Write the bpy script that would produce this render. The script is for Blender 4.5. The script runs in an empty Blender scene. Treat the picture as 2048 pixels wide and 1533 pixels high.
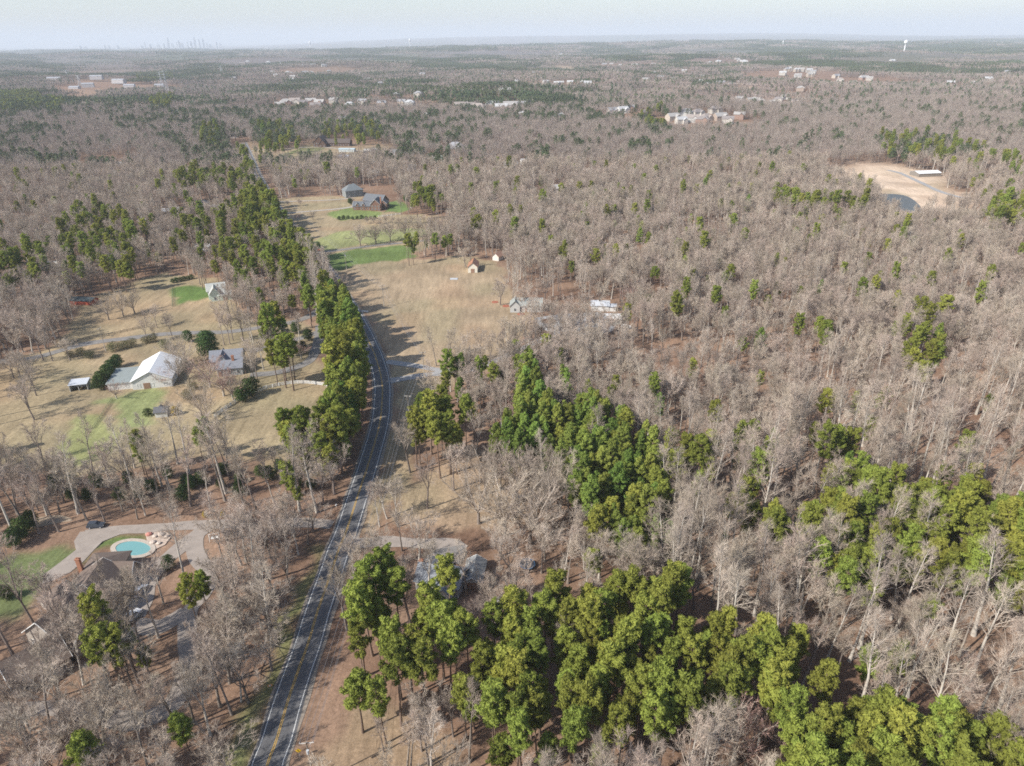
import bpy, math, random
import numpy as np
from mathutils import Matrix, Vector

# ------------------------------------------------------------------ camera
H = 125.0
F = 1400.0                      # focal length in pixels of a 2048 px wide frame
PITCH = math.radians(26.12)
ROLL = -0.0125
W_, H_ = 2048.0, 1532.0
S = bpy.context.scene
cam = bpy.data.objects.new('camera', bpy.data.cameras.new('camera'))
S.collection.objects.link(cam)
S.camera = cam
cam.data.sensor_width = 36.0
cam.data.lens = 36.0 * F / W_
cam.data.clip_start = 1.0
cam.data.clip_end = 300000.0
RM = Matrix.Rotation(math.pi / 2 - PITCH, 3, 'X') @ Matrix.Rotation(ROLL, 3, 'Z')
cam.matrix_world = Matrix.Translation((0, 0, H)) @ RM.to_4x4()
RN = np.array(RM)

# ------------------------------------------------------------------ light
SUN_EL = math.radians(40)
SUN_TO = np.array([-0.85, -0.53])                     # horizontal direction towards the sun
wd = bpy.data.worlds.new('World'); S.world = wd; wd.use_nodes = True
wn = wd.node_tree.nodes; wl = wd.node_tree.links
sky = wn.new('ShaderNodeTexSky'); sky.sky_type = 'NISHITA'; sky.sun_disc = False
sky.sun_elevation = SUN_EL
sky.sun_rotation = math.atan2(SUN_TO[0], SUN_TO[1]) % (2 * math.pi)
sky.air_density = 1.0; sky.dust_density = 1.2; sky.ozone_density = 1.0; sky.altitude = 200
wl.new(sky.outputs[0], wn['Background'].inputs[0])
wn['Background'].inputs[1].default_value = 0.12
sd = bpy.data.lights.new('sun', 'SUN'); sd.energy = 4.6; sd.angle = math.radians(0.6); sd.color = (1, 0.95, 0.87)
so = bpy.data.objects.new('sun', sd); S.collection.objects.link(so)
tod = Vector((SUN_TO[0] * math.cos(SUN_EL), SUN_TO[1] * math.cos(SUN_EL), math.sin(SUN_EL)))
so.rotation_euler = tod.to_track_quat('Z', 'Y').to_euler()
so.location = (0, 0, 400)
S.view_settings.view_transform = 'Standard'; S.view_settings.look = 'None'
S.view_settings.gamma = 1; S.view_settings.use_curve_mapping = False
S.view_settings.exposure = 0.5
S.render.engine = 'CYCLES'
S.cycles.max_bounces = 4; S.cycles.diffuse_bounces = 2; S.cycles.glossy_bounces = 2
S.cycles.transmission_bounces = 2; S.cycles.volume_bounces = 1
S.cycles.use_denoising = False; S.cycles.sample_clamp_indirect = 3; S.cycles.filter_width = 1.7

rng = np.random.default_rng(7)
R = random.Random(5)
C = S.collection


# ------------------------------------------------------------------ terrain and pixel -> ground
def sstep(a, b, x):
    t = np.clip((x - a) / (b - a), 0, 1)
    return t * t * (3 - 2 * t)


HILLS = []          # x, y, height, spread of the rises that carry the far housing estates


def terrain(x, y):
    x = np.asarray(x, float); y = np.asarray(y, float)
    r = np.hypot(x, y)
    a = sstep(600, 3000, r)
    z = a * 9 * (np.sin(x / 310 + 1.3) * np.cos(y / 420 + .4) + .6 * np.sin(x / 145 + y / 210) + .35 * np.sin(y / 120 - x / 390))
    b = sstep(3000, 9000, r)
    z = z + b * 12 * (np.sin(x / 1300 + 2 + y / 2600) + np.sin(y / 1150 - x / 2900))
    q = x / np.maximum(y, 1)
    side = sstep(-0.35, -0.05, q) * (1 - .75 * sstep(.25, .6, q))
    z = z + side * 235 * sstep(15000, 30000, r) + side * 30 * np.exp(-((r - 9500) / 2600) ** 2)
    for hx, hy, hh, hs in HILLS: z = z + hh * np.exp(-((x - hx) ** 2 + (y - hy) ** 2) / (2 * hs * hs))
    return z


def G(px, py, z=0.0):
    """frame position (2048 px wide) -> point on the ground (or on the level z above it)"""
    px = np.asarray(px, float); py = np.asarray(py, float)
    d = np.stack([(px - W_ / 2) / F, -(py - H_ / 2) / F, -np.ones_like(px)], -1) @ RN.T
    zz = np.zeros_like(px) + z
    for _ in range(6):
        t = (zz - H) / np.minimum(d[..., 2], -1e-4)
        x = d[..., 0] * t; y = d[..., 1] * t
        zz = terrain(x, y) + z
    return np.stack([x, y], -1)


for _a, _b, _h, _s in [(1255, 129, 16, 260), (1470, 123, 20, 330), (1530, 108, 26, 480), (1605, 145, 14, 220), (1755, 119, 18, 280), (545, 125, 20, 340), (930, 107, 26, 460), (635, 138, 14, 230), (1700, 166, 12, 190),
                       (985, 203, 15, 130), (600, 208, 14, 120), (1545, 196, 14, 120), (1405, 238, 15, 100), (1450, 174, 10, 130), (215, 166, 10, 130)]:
    _p = G(_a, _b); HILLS.append((_p[0], _p[1] + _s * .5, _h, _s))


def P(pts, z=0.0):
    a = np.array(pts, float)
    return G(a[:, 0], a[:, 1], z)


def proj(x, y, z):
    x, y, z = np.broadcast_arrays(np.asarray(x, float), np.asarray(y, float), np.asarray(z, float))
    v = np.stack([x, y, z - H], -1) @ RN
    w = np.where(-v[..., 2] > 1, -v[..., 2], np.nan)
    return W_ / 2 + v[..., 0] / w * F, H_ / 2 - v[..., 1] / w * F, w


def inpoly(x, y, poly):
    x = np.asarray(x, float); y = np.asarray(y, float)
    r = np.zeros(x.shape, bool)
    lo = poly.min(0); hi = poly.max(0)
    m = (x >= lo[0]) & (x <= hi[0]) & (y >= lo[1]) & (y <= hi[1])
    xs = x[m]; ys = y[m]; c = np.zeros(xs.shape, bool)
    n = len(poly)
    for i in range(n):
        x1, y1 = poly[i]; x2, y2 = poly[(i + 1) % n]
        if y1 == y2: continue
        k = ((y1 > ys) != (y2 > ys)) & (xs < (x2 - x1) * (ys - y1) / (y2 - y1) + x1)
        c ^= k
    r[m] = c
    return r


def distline(x, y, line):
    d = np.full(np.shape(x), 1e9)
    for i in range(len(line) - 1):
        a = line[i]; b = line[i + 1]; ab = b - a
        t = np.clip(((x - a[0]) * ab[0] + (y - a[1]) * ab[1]) / (ab @ ab + 1e-9), 0, 1)
        d = np.minimum(d, np.hypot(x - a[0] - t * ab[0], y - a[1] - t * ab[1]))
    return d


def smooth(line, n=6):
    p = np.array(line, float); out = []
    q = np.vstack([2 * p[0] - p[1], p, 2 * p[-1] - p[-2]])
    for i in range(1, len(q) - 2):
        for k in range(n):
            t = k / n
            out.append(.5 * ((2 * q[i]) + (-q[i - 1] + q[i + 1]) * t + (2 * q[i - 1] - 5 * q[i] + 4 * q[i + 1] - q[i + 2]) * t * t
                             + (-q[i - 1] + 3 * q[i] - 3 * q[i + 1] + q[i + 2]) * t ** 3))
    out.append(q[-2])
    return np.array(out)


# cheap value noise for masks
_NT = rng.random((256, 256))


def vnoise(x, y, s):
    x = np.asarray(x, float) / s + 1000; y = np.asarray(y, float) / s + 1000
    xi = np.floor(x).astype(int); yi = np.floor(y).astype(int); fx = x - xi; fy = y - yi
    fx = fx * fx * (3 - 2 * fx); fy = fy * fy * (3 - 2 * fy)
    g = lambda a, b: _NT[a % 256, b % 256]
    return (g(xi, yi) * (1 - fx) + g(xi + 1, yi) * fx) * (1 - fy) + (g(xi, yi + 1) * (1 - fx) + g(xi + 1, yi + 1) * fx) * fy


# ------------------------------------------------------------------ materials
def mat(name, col, rough=0.85, var=0.0, vscale=3.0, dark=None, spec=0.3, rand=0.0, hue=0.0, trans=0.0, bump=0.0, metallic=0.0, coord='Object', stretch=None):
    m = bpy.data.materials.new(name); m.use_nodes = True
    nt = m.node_tree; N = nt.nodes; L = nt.links
    b = N['Principled BSDF']
    b.inputs['Roughness'].default_value = rough
    b.inputs['Specular IOR Level'].default_value = spec
    b.inputs['Metallic'].default_value = metallic
    src = None
    rgb = N.new('ShaderNodeRGB'); rgb.outputs[0].default_value = (*col, 1); src = rgb.outputs[0]
    tc = N.new('ShaderNodeTexCoord')
    co = tc.outputs[coord]
    if stretch:
        mp = N.new('ShaderNodeMapping'); mp.inputs['Scale'].default_value = stretch
        L.new(co, mp.inputs[0]); co = mp.outputs[0]
    nz = None
    if var > 0 or bump > 0:
        nz = N.new('ShaderNodeTexNoise'); nz.inputs['Scale'].default_value = vscale
        nz.inputs['Detail'].default_value = 6; nz.inputs['Roughness'].default_value = 0.65
        L.new(co, nz.inputs['Vector'])
    if var > 0:
        mr = N.new('ShaderNodeMapRange'); mr.inputs[1].default_value = 0.3; mr.inputs[2].default_value = 0.7
        L.new(nz.outputs[0], mr.inputs[0])
        mx = N.new('ShaderNodeMix'); mx.data_type = 'RGBA'
        d = dark if dark else tuple(c * (1 - var) for c in col)
        mx.inputs['A'].default_value = (*d, 1); L.new(src, mx.inputs['B'])
        L.new(mr.outputs[0], mx.inputs['Factor']); src = mx.outputs['Result']
    if rand > 0 or hue > 0:
        oi = N.new('ShaderNodeObjectInfo'); hs = N.new('ShaderNodeHueSaturation')
        r1 = N.new('ShaderNodeMapRange'); r1.inputs[3].default_value = 1 - rand; r1.inputs[4].default_value = 1 + rand
        L.new(oi.outputs['Random'], r1.inputs[0]); L.new(r1.outputs[0], hs.inputs['Value'])
        w = N.new('ShaderNodeMath'); w.operation = 'MULTIPLY'; w.inputs[1].default_value = 7.31
        L.new(oi.outputs['Random'], w.inputs[0])
        fr = N.new('ShaderNodeMath'); fr.operation = 'FRACT'; L.new(w.outputs[0], fr.inputs[0])
        r2 = N.new('ShaderNodeMapRange'); r2.inputs[3].default_value = 0.5 - hue; r2.inputs[4].default_value = 0.5 + hue
        L.new(fr.outputs[0], r2.inputs[0]); L.new(r2.outputs[0], hs.inputs['Hue'])
        L.new(src, hs.inputs['Color']); src = hs.outputs[0]
    L.new(src, b.inputs['Base Color'])
    if bump > 0:
        bp = N.new('ShaderNodeBump'); bp.inputs['Strength'].default_value = bump; bp.inputs['Distance'].default_value = 0.1
        L.new(nz.outputs[0], bp.inputs['Height']); L.new(bp.outputs[0], b.inputs['Normal'])
    if trans > 0:
        tr = N.new('ShaderNodeBsdfTranslucent'); L.new(src, tr.inputs[0])
        ms = N.new('ShaderNodeMixShader'); ms.inputs[0].default_value = trans
        L.new(b.outputs[0], ms.inputs[1]); L.new(tr.outputs[0], ms.inputs[2])
        L.new(ms.outputs[0], N['Material Output'].inputs[0])
    return m


M = {}
M['bark'] = mat('bark_grey', (.30, .25, .215), var=.45, vscale=2.5, rand=.25, hue=.015, stretch=(1, 1, .3))
M['twig'] = mat('twigs', (.425, .345, .275), rand=.24, hue=.016, var=.12, vscale=.3)
M['palebark'] = mat('bark_pale', (.60, .55, .48), var=.35, vscale=1.6, rand=.15, stretch=(1, 1, .3))
M['paletwig'] = mat('twigs_pale', (.455, .38, .31), rand=.2, hue=.01)
M['branch'] = mat('pale_branches', (.54, .46, .385), var=.3, vscale=.6, rand=.22)
M['redtwig'] = mat('twigs_red_buds', (.44, .28, .235), rand=.12, hue=.01, var=.2, vscale=.4)
M['pinebark'] = mat('pine_bark', (.24, .17, .13), var=.4, vscale=3, rand=.2)
M['needle'] = mat('pine_needles', (.30, .335, .066), rand=.26, hue=.022, trans=.25, var=.35, vscale=.5, spec=.15)
M['yellow_leaf'] = mat('yellow_blossom', (.50, .36, .05), rand=.1, trans=.2, var=.3, vscale=.8)
M['olive_leaf'] = mat('olive_leaves', (.21, .20, .10), rand=.15, hue=.02, trans=.15, var=.35, vscale=.6)
M['twig_far_shaded'] = mat('far_twigs_shaded', (.325, .272, .232), rand=.22, hue=.015)  # darker copy of the twigs: shading of distant woods put into the colour
M['needle_far'] = mat('far_pine_needles', (.095, .125, .055), rand=.2, hue=.02, var=.3, vscale=.3)
M['needle_dark'] = mat('evergreen_leaves', (.075, .12, .03), rand=.2, hue=.02, trans=.15, var=.4, vscale=.6, spec=.3)
M['fine_green'] = mat('young_pine_needles', (.27, .34, .072), rand=.24, hue=.03, trans=.25, var=.35, vscale=.5, spec=.15)


# ------------------------------------------------------------------ mesh building
class MB:
    def __init__(s):
        s.v = []; s.f = []; s.m = []; s.n = 0

    def add(s, v, f, mi=0):
        v = np.asarray(v, float)
        s.v.append(v)
        for q in f: s.f.append(tuple(i + s.n for i in q))
        s.m += [mi] * len(f)
        s.n += len(v)

    def box(s, c, size, rz=0.0, mi=0):
        x, y, z = [k / 2 for k in size]
        v = np.array([(-x, -y, -z), (x, -y, -z), (x, y, -z), (-x, y, -z), (-x, -y, z), (x, -y, z), (x, y, z), (-x, y, z)])
        ca, sa = math.cos(rz), math.sin(rz)
        v = v @ np.array([[ca, sa, 0], [-sa, ca, 0], [0, 0, 1]]) + np.array(c)
        s.add(v, [(0, 3, 2, 1), (4, 5, 6, 7), (0, 1, 5, 4), (1, 2, 6, 5), (2, 3, 7, 6), (3, 0, 4, 7)], mi)

    def tube(s, pts, rad, k=5, mi=0, cap=False):
        pts = np.asarray(pts, float); n = len(pts)
        rad = np.broadcast_to(np.asarray(rad, float), (n,))
        t = np.gradient(pts, axis=0); t /= np.linalg.norm(t, axis=1)[:, None] + 1e-9
        ref = np.array([0, 0, 1.]) if abs(t[0][2]) < .8 else np.array([1., 0, 0])
        a = np.cross(t, ref); a /= np.linalg.norm(a, axis=1)[:, None] + 1e-9
        b = np.cross(t, a)
        an = np.arange(k) * 2 * math.pi / k
        v = pts[:, None, :] + rad[:, None, None] * (np.cos(an)[None, :, None] * a[:, None, :] + np.sin(an)[None, :, None] * b[:, None, :])
        f = []
        for i in range(n - 1):
            for j in range(k):
                f.append((i * k + j, i * k + (j + 1) % k, (i + 1) * k + (j + 1) % k, (i + 1) * k + j))
        if cap:
            f.append(tuple(range(k))); f.append(tuple((n - 1) * k + j for j in range(k - 1, -1, -1)))
        s.add(v.reshape(-1, 3), f, mi)

    def arrays(s):
        return (np.vstack(s.v) if s.v else np.zeros((0, 3))), s.f, s.m

    def mesh(s, name, mats, smooth=False):
        v, f, m = s.arrays()
        me = bpy.data.meshes.new(name)
        me.from_pydata(v.tolist(), [], f)
        for q in (mats if isinstance(mats, (list, tuple)) else [mats]): me.materials.append(q)
        if any(m): me.polygons.foreach_set('material_index', m)
        if smooth: me.polygons.foreach_set('use_smooth', [True] * len(me.polygons))
        me.update()
        return me


def link(name, me, parent=None, loc=None, rz=0.0, **props):
    o = bpy.data.objects.new(name, me)
    C.objects.link(o)
    if parent is not None: o.parent = parent
    if loc is not None: o.location = loc
    if rz: o.rotation_euler = (0, 0, rz)
    for k, v in props.items(): o[k] = v
    return o


def thing(name, label, cat, loc, rz=0.0, group=None):
    o = link(name, None, None, loc, rz, label=label, category=cat)
    o.empty_display_size = .5
    if group: o['group'] = group
    return o


def tz(p):
    return float(terrain(p[0], p[1]))
# ------------------------------------------------------------------ tree shapes
def unit(v):
    return v / (np.linalg.norm(v) + 1e-9)


def perp_dir(d, ang, az):
    ref = np.array([0, 0, 1.]) if abs(d[2]) < .9 else np.array([1., 0, 0])
    a = unit(np.cross(d, ref)); b = np.cross(d, a)
    return unit(d * math.cos(ang) + (a * math.cos(az) + b * math.sin(az)) * math.sin(ang))


def path(g, p, d, L, n, wob, up):
    pts = [p]; dirs = [d]
    for i in range(n):
        d = unit(d + g.normal(0, wob, 3) + np.array([0, 0, up]))
        p = p + d * L / n
        pts.append(p); dirs.append(d)
    return np.array(pts), np.array(dirs)


def twigs(g, mb, pts, dirs, n, L, w, spread=.55, up=.4, mi=0):
    """n slim blades growing from along a branch"""
    m = len(pts)
    t = g.uniform(.25, 1, n) * (m - 1)
    i = np.minimum(t.astype(int), m - 2); fr = (t - i)[:, None]
    p = pts[i] * (1 - fr) + pts[i + 1] * fr
    d = dirs[i] + g.normal(0, spread, (n, 3)); d[:, 2] += up
    d /= np.linalg.norm(d, axis=1)[:, None]
    s = np.cross(d, g.normal(0, 1, (n, 3))); s /= np.linalg.norm(s, axis=1)[:, None] + 1e-9
    ln = (L * g.uniform(.5, 1.2, n))[:, None]
    bend = g.normal(0, .12, (n, 3)) * ln
    v = np.stack([p - s * w / 2, p + s * w / 2, p + d * ln + bend], 1).reshape(-1, 3)
    mb.add(v, [(3 * k, 3 * k + 1, 3 * k + 2) for k in range(n)], mi)
    return p + d * ln * .6 + bend * .4, d


def bare_tree(seed, h, form, dens=1.0, tw=.042):
    g = np.random.default_rng(seed)
    tr = MB(); cr = MB()
    up0 = np.array([0, 0, 1.])
    limbs = []
    if form in ('tall', 'lean'):
        pts, dirs = path(g, np.zeros(3), unit(up0 + g.normal(0, .03, 3)), h * .97, 8, .035, .05)
        r0 = .0145 * h + .03
        rad = r0 * (1 - np.linspace(0, .93, 9) ** 1.0); rad[0] *= 1.35
        tr.tube(pts, rad, 6)
        nb = 26 if form == 'tall' else 22
        lo = .42 if form == 'tall' else .5
        for k in range(nb):
            t = lo + (1 - lo) * (k + g.random()) / nb * .97
            i = min(int(t * 8), 7); fr = t * 8 - i
            p = pts[i] * (1 - fr) + pts[i + 1] * fr
            ang = math.radians(g.uniform(38, 62) - 14 * t)
            L = h * (.30 if form == 'tall' else .2) * (1.12 - t) / (1.12 - lo) * g.uniform(.6, 1.15) + .8
            limbs.append((p, perp_dir(dirs[i], ang, g.uniform(0, 6.28)), L, r0 * .32 * (1.15 - t), 1))
    elif form == 'vase':
        pts, dirs = path(g, np.zeros(3), up0, h * .2, 2, .03, .0)
        tr.tube(pts, [.03 * h, .024 * h, .022 * h], 7)
        for k in range(13):
            limbs.append((pts[-1], perp_dir(up0, math.radians(g.uniform(8, 52)), k * 2.4 + g.uniform(-.3, .3)), h * g.uniform(.55, .8), .009 * h, 2))
    else:
        # spreading hardwood: a bole that forks into heavy limbs; 'oak' wide, 'fork' narrower
        fk = .28 if form == 'oak' else .42
        pts, dirs = path(g, np.zeros(3), unit(up0 + g.normal(0, .04, 3)), h * fk, 3, .04, .02)
        r0 = (.017 if form == 'oak' else .013) * h + .04
        tr.tube(pts, r0 * np.array([1.3, 1.0, .92, .85]), 7)
        nl = 6 if form == 'oak' else 4
        for k in range(nl):
            ang = math.radians(g.uniform(22, 62) if form == 'oak' else g.uniform(10, 36))
            if k == 0: ang = math.radians(9)
            L = h * (.62 if form == 'oak' else .6) * g.uniform(.8, 1.08)
            p = pts[-1]; d = perp_dir(dirs[-1], ang, k * 2 * math.pi / nl + g.uniform(-.4, .4))
            lp, ld = path(g, p, d, L, 6, .11, .07)
            rl = r0 * .5 * g.uniform(.75, 1.1)
            tr.tube(lp, rl * (1 - np.linspace(0, .85, 7)), 5)
            nb = 9
            for q in range(nb):
                t = .18 + .82 * (q + g.random()) / nb; i = min(int(t * 6), 5); fr = t * 6 - i
                limbs.append((lp[i] * (1 - fr) + lp[i + 1] * fr, perp_dir(ld[i], math.radians(g.uniform(25, 65)), g.uniform(0, 6.28)),
                              L * .48 * (1.25 - t) * g.uniform(.7, 1.2), rl * .4 * (1.15 - t), 1))
    for (p, d, L, r, lev) in limbs:
        bp, bd = path(g, p, d, L, 4, .13, .10 if form != 'vase' else .05)
        cr.tube(bp, np.maximum(r, .028) * (1 - np.linspace(0, .72, 5)), 4 if r > .06 else 3, 1)
        ns = max(3, int((6 if form in ('oak', 'vase') else 5) * (1 if lev == 1 else 2)))
        for q in range(ns):
            t = .2 + .8 * (q + g.random()) / ns; i = min(int(t * 4), 3); fr = t * 4 - i
            sp, sd_ = path(g, bp[i] * (1 - fr) + bp[i + 1] * fr, perp_dir(bd[i], math.radians(g.uniform(22, 60)), g.uniform(0, 6.28)),
                           L * .42 * (1.3 - t) * g.uniform(.6, 1.2) + .3, 2, .15, .12)
            cr.tube(sp, np.array([.030, .022, .012]), 3, 1)
            twigs(g, cr, sp, sd_, int(12 * dens), h * .055 + .15, tw)
        twigs(g, cr, bp, bd, int(14 * dens), h * .06 + .2, tw)
    return tr, cr


def tuft(g, mb, c, r, n, s, mi=0):
    """a ball of short needle sprays around c; r may be (3,)"""
    d = g.normal(0, 1, (n, 3)); d /= np.linalg.norm(d, axis=1)[:, None]
    d[:, 2] = np.abs(d[:, 2]) * .95 - .25
    rr = g.uniform(.55, 1.0, n)[:, None]
    p = np.asarray(c) + d * rr * r
    a = np.cross(d, g.normal(0, 1, (n, 3))); a /= np.linalg.norm(a, axis=1)[:, None] + 1e-9
    o = np.cross(d, a) + d * g.uniform(-.2, .7, (n, 1)) + g.normal(0, .15, (n, 3)); o /= np.linalg.norm(o, axis=1)[:, None]
    q = s * g.uniform(.7, 1.3, (n, 1))
    v = np.stack([p - a * q * .42, p + a * q * .42, p + o * q * 1.25], 1).reshape(-1, 3)
    mb.add(v, [(3 * k, 3 * k + 1, 3 * k + 2) for k in range(n)], mi)


def pine_tree(seed, h, base, rmax, kind='round', nt=1.0, leaf=.37):
    """base: share of the height where the crown begins"""
    g = np.random.default_rng(seed)
    tr = MB(); cr = MB()
    pts, dirs = path(g, np.zeros(3), unit(np.array([0, 0, 1.]) + g.normal(0, .025, 3)), h * .96, 8, .02, .05)
    r0 = .011 * h + .05
    tr.tube(pts, r0 * (1 - np.linspace(0, .88, 9)) * np.array([1.25] + [1] * 8), 6)
    nb = int(34 * nt)
    for k in range(nb):
        t = base + (1 - base) * (k + g.random()) / nb * .99
        u = (t - base) / (1 - base)
        i = min(int(t * 8), 7); fr = t * 8 - i
        p = pts[i] * (1 - fr) + pts[i + 1] * fr
        if kind == 'round': prof = math.sqrt(max(0, 1 - (abs(u - .38) / .66) ** 2.2))
        elif kind == 'cone': prof = (1.03 - u) ** .8 * (.75 + .25 * min(1, u * 6))
        else: prof = math.sqrt(max(0, 1 - (abs(u - .55) / .6) ** 2.4)) * (.55 if u < .25 else 1)
        L = rmax * prof * g.uniform(.62, 1.12) + .3
        el = math.radians({'round': 18, 'cone': 28, 'flat': 12}[kind] + 45 * u * u + g.uniform(-10, 10))
        az = k * 2.4 + g.uniform(-.5, .5)
        d = np.array([math.cos(az) * math.cos(el), math.sin(az) * math.cos(el), math.sin(el)])
        bp, bd = path(g, p, d, L, 3, .08, .08)
        tr.tube(bp, np.array([.07, .05, .035, .02]) * (1.1 if kind != 'cone' else .6), 3)
        nc = max(1, int(L * (1.35 if kind != 'cone' else 1.6)) + 1)
        for q in range(nc):
            f = 1 - q / max(nc, 1) * (.62 if kind != 'cone' else .85)
            side = perp_dir(bd[-1], math.pi / 2, g.uniform(0, 6.28)) * g.uniform(0, .75) * (1.0 if q else .2)
            c = p + (bp[-1] - p) * f + side
            rr = g.uniform(.42, .78) * (1.0 if kind != 'cone' else .85)
            tuft(g, cr, c, np.array([rr, rr, rr * .75]), int((46 if kind != 'cone' else 34) * nt), leaf)
    tuft(g, cr, pts[-1], .7, int(40 * nt), leaf)
    return tr, cr


def leafy_blob(seed, h, r, n=2600, leaf=.3, lobes=26, low=.05):
    """broadleaf evergreen or shrub: many leaves over an uneven lobed volume"""
    g = np.random.default_rng(seed)
    tr = MB(); cr = MB()
    tr.tube([(0, 0, 0), (.05, 0, h * .4), (0, .05, h * .75)], [.03 * h, .022 * h, .01 * h], 5)
    for k in range(lobes):
        u = (k + .5) / lobes
        zz = h * (low + .1 + (.85 - low) * u)
        pr = math.sqrt(max(.02, 1 - abs(2 * u - .75) ** 2.2 / 1.8))
        az = k * 2.4; rad = r * pr * g.uniform(.35, .8)
        tuft(g, cr, (math.cos(az) * rad, math.sin(az) * rad, zz), np.array([.48, .48, .42]) * r * (.6 + .4 * pr), n // lobes, leaf)
        tr.tube([(0, 0, zz * .6), (math.cos(az) * rad, math.sin(az) * rad, zz)], [.04, .02], 3)
    return tr, cr


# variants: (kind word, form, height, crown radius, trunk mesh, crown mesh)
BV = []   # bare
def addbare(seed, h, form, word, tmat, cmat, dens=1.0):
    t, c = bare_tree(seed, h, form, dens)
    BV.append(dict(h=h, form=form, word=word, t=t, c=c, tm=tmat, cm=cmat, seed=seed,
                   mt=t.mesh('bare_trunk', M[tmat], True), mc=c.mesh('bare_crown', [M[cmat], M['branch']])))
addbare(1, 18, 'fork', 'grey leafless tree with upswept limbs', 'bark', 'twig')
addbare(2, 17, 'oak', 'wide grey leafless tree', 'bark', 'twig', .9)
addbare(3, 26, 'tall', 'tall straight leafless tree', 'palebark', 'twig')
addbare(4, 27, 'lean', 'slender pale-trunked leafless tree', 'palebark', 'paletwig', .9)
addbare(5, 16, 'fork', 'mid-height grey leafless tree', 'bark', 'paletwig')
addbare(6, 23, 'lean', 'thin straight leafless tree', 'bark', 'twig')
addbare(7, 16, 'oak', 'broad crooked-limbed leafless tree', 'bark', 'paletwig', .9)
addbare(8, 17, 'fork', 'pale leafless tree with forked trunk', 'palebark', 'paletwig')
addbare(9, 8, 'vase', 'round vase-shaped leafless tree', 'bark', 'twig', 2.0)
addbare(10, 15, 'vase', 'large domed leafless tree', 'bark', 'twig', 2.6)
addbare(11, 14, 'vase', 'red-budded leafless tree', 'palebark', 'redtwig', 2.0)
PV = []
def addpine(seed, h, base, rmax, kind, word, cm='needle', nt=1.0):
    t, c = pine_tree(seed, h, base, rmax, kind, nt)
    PV.append(dict(h=h, word=word, t=t, c=c, tm='pinebark', cm=cm, base=base, mt=t.mesh('pine_trunk', M['pinebark'], True), mc=c.mesh('pine_crown', M[cm])))
addpine(21, 21, .6, 3.1, 'round', 'tall round-crowned pine')
addpine(22, 22, .58, 2.9, 'flat', 'tall pine with uneven crown')
addpine(23, 17, .46, 2.6, 'round', 'mid-height full-crowned pine')
addpine(24, 15, .2, 2.3, 'cone', 'narrow bright green young pine', 'fine_green')
addpine(25, 18, .38, 2.4, 'round', 'pointed dense pine', 'fine_green')
addpine(26, 20, .52, 2.8, 'flat', 'thin-crowned pine on a bare pole of a trunk')
EV = []
def addever(seed, h, r, word, cm='needle_dark', **k):
    t, c = leafy_blob(seed, h, r, **k)
    EV.append(dict(h=h, word=word, t=t, c=c, tm='bark', cm=cm, mt=t.mesh('evergreen_trunk', M['bark'], True), mc=c.mesh('evergreen_crown', M[cm])))
addever(31, 11, 4.6, 'dark glossy magnolia', n=4200, lobes=40, leaf=.42)
addever(32, 7, 3.2, 'dark dense evergreen', n=2600, leaf=.34)
addever(33, 2.6, 1.5, 'round green shrub', n=900, lobes=14, leaf=.22)
addever(34, 3.0, 1.6, 'bright yellow shrub', 'yellow_leaf', n=1100, lobes=16, leaf=.24)
addever(35, 3.6, 3.0, 'olive-brown thicket shrub', 'olive_leaf', n=1500, lobes=18, leaf=.22)


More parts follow.
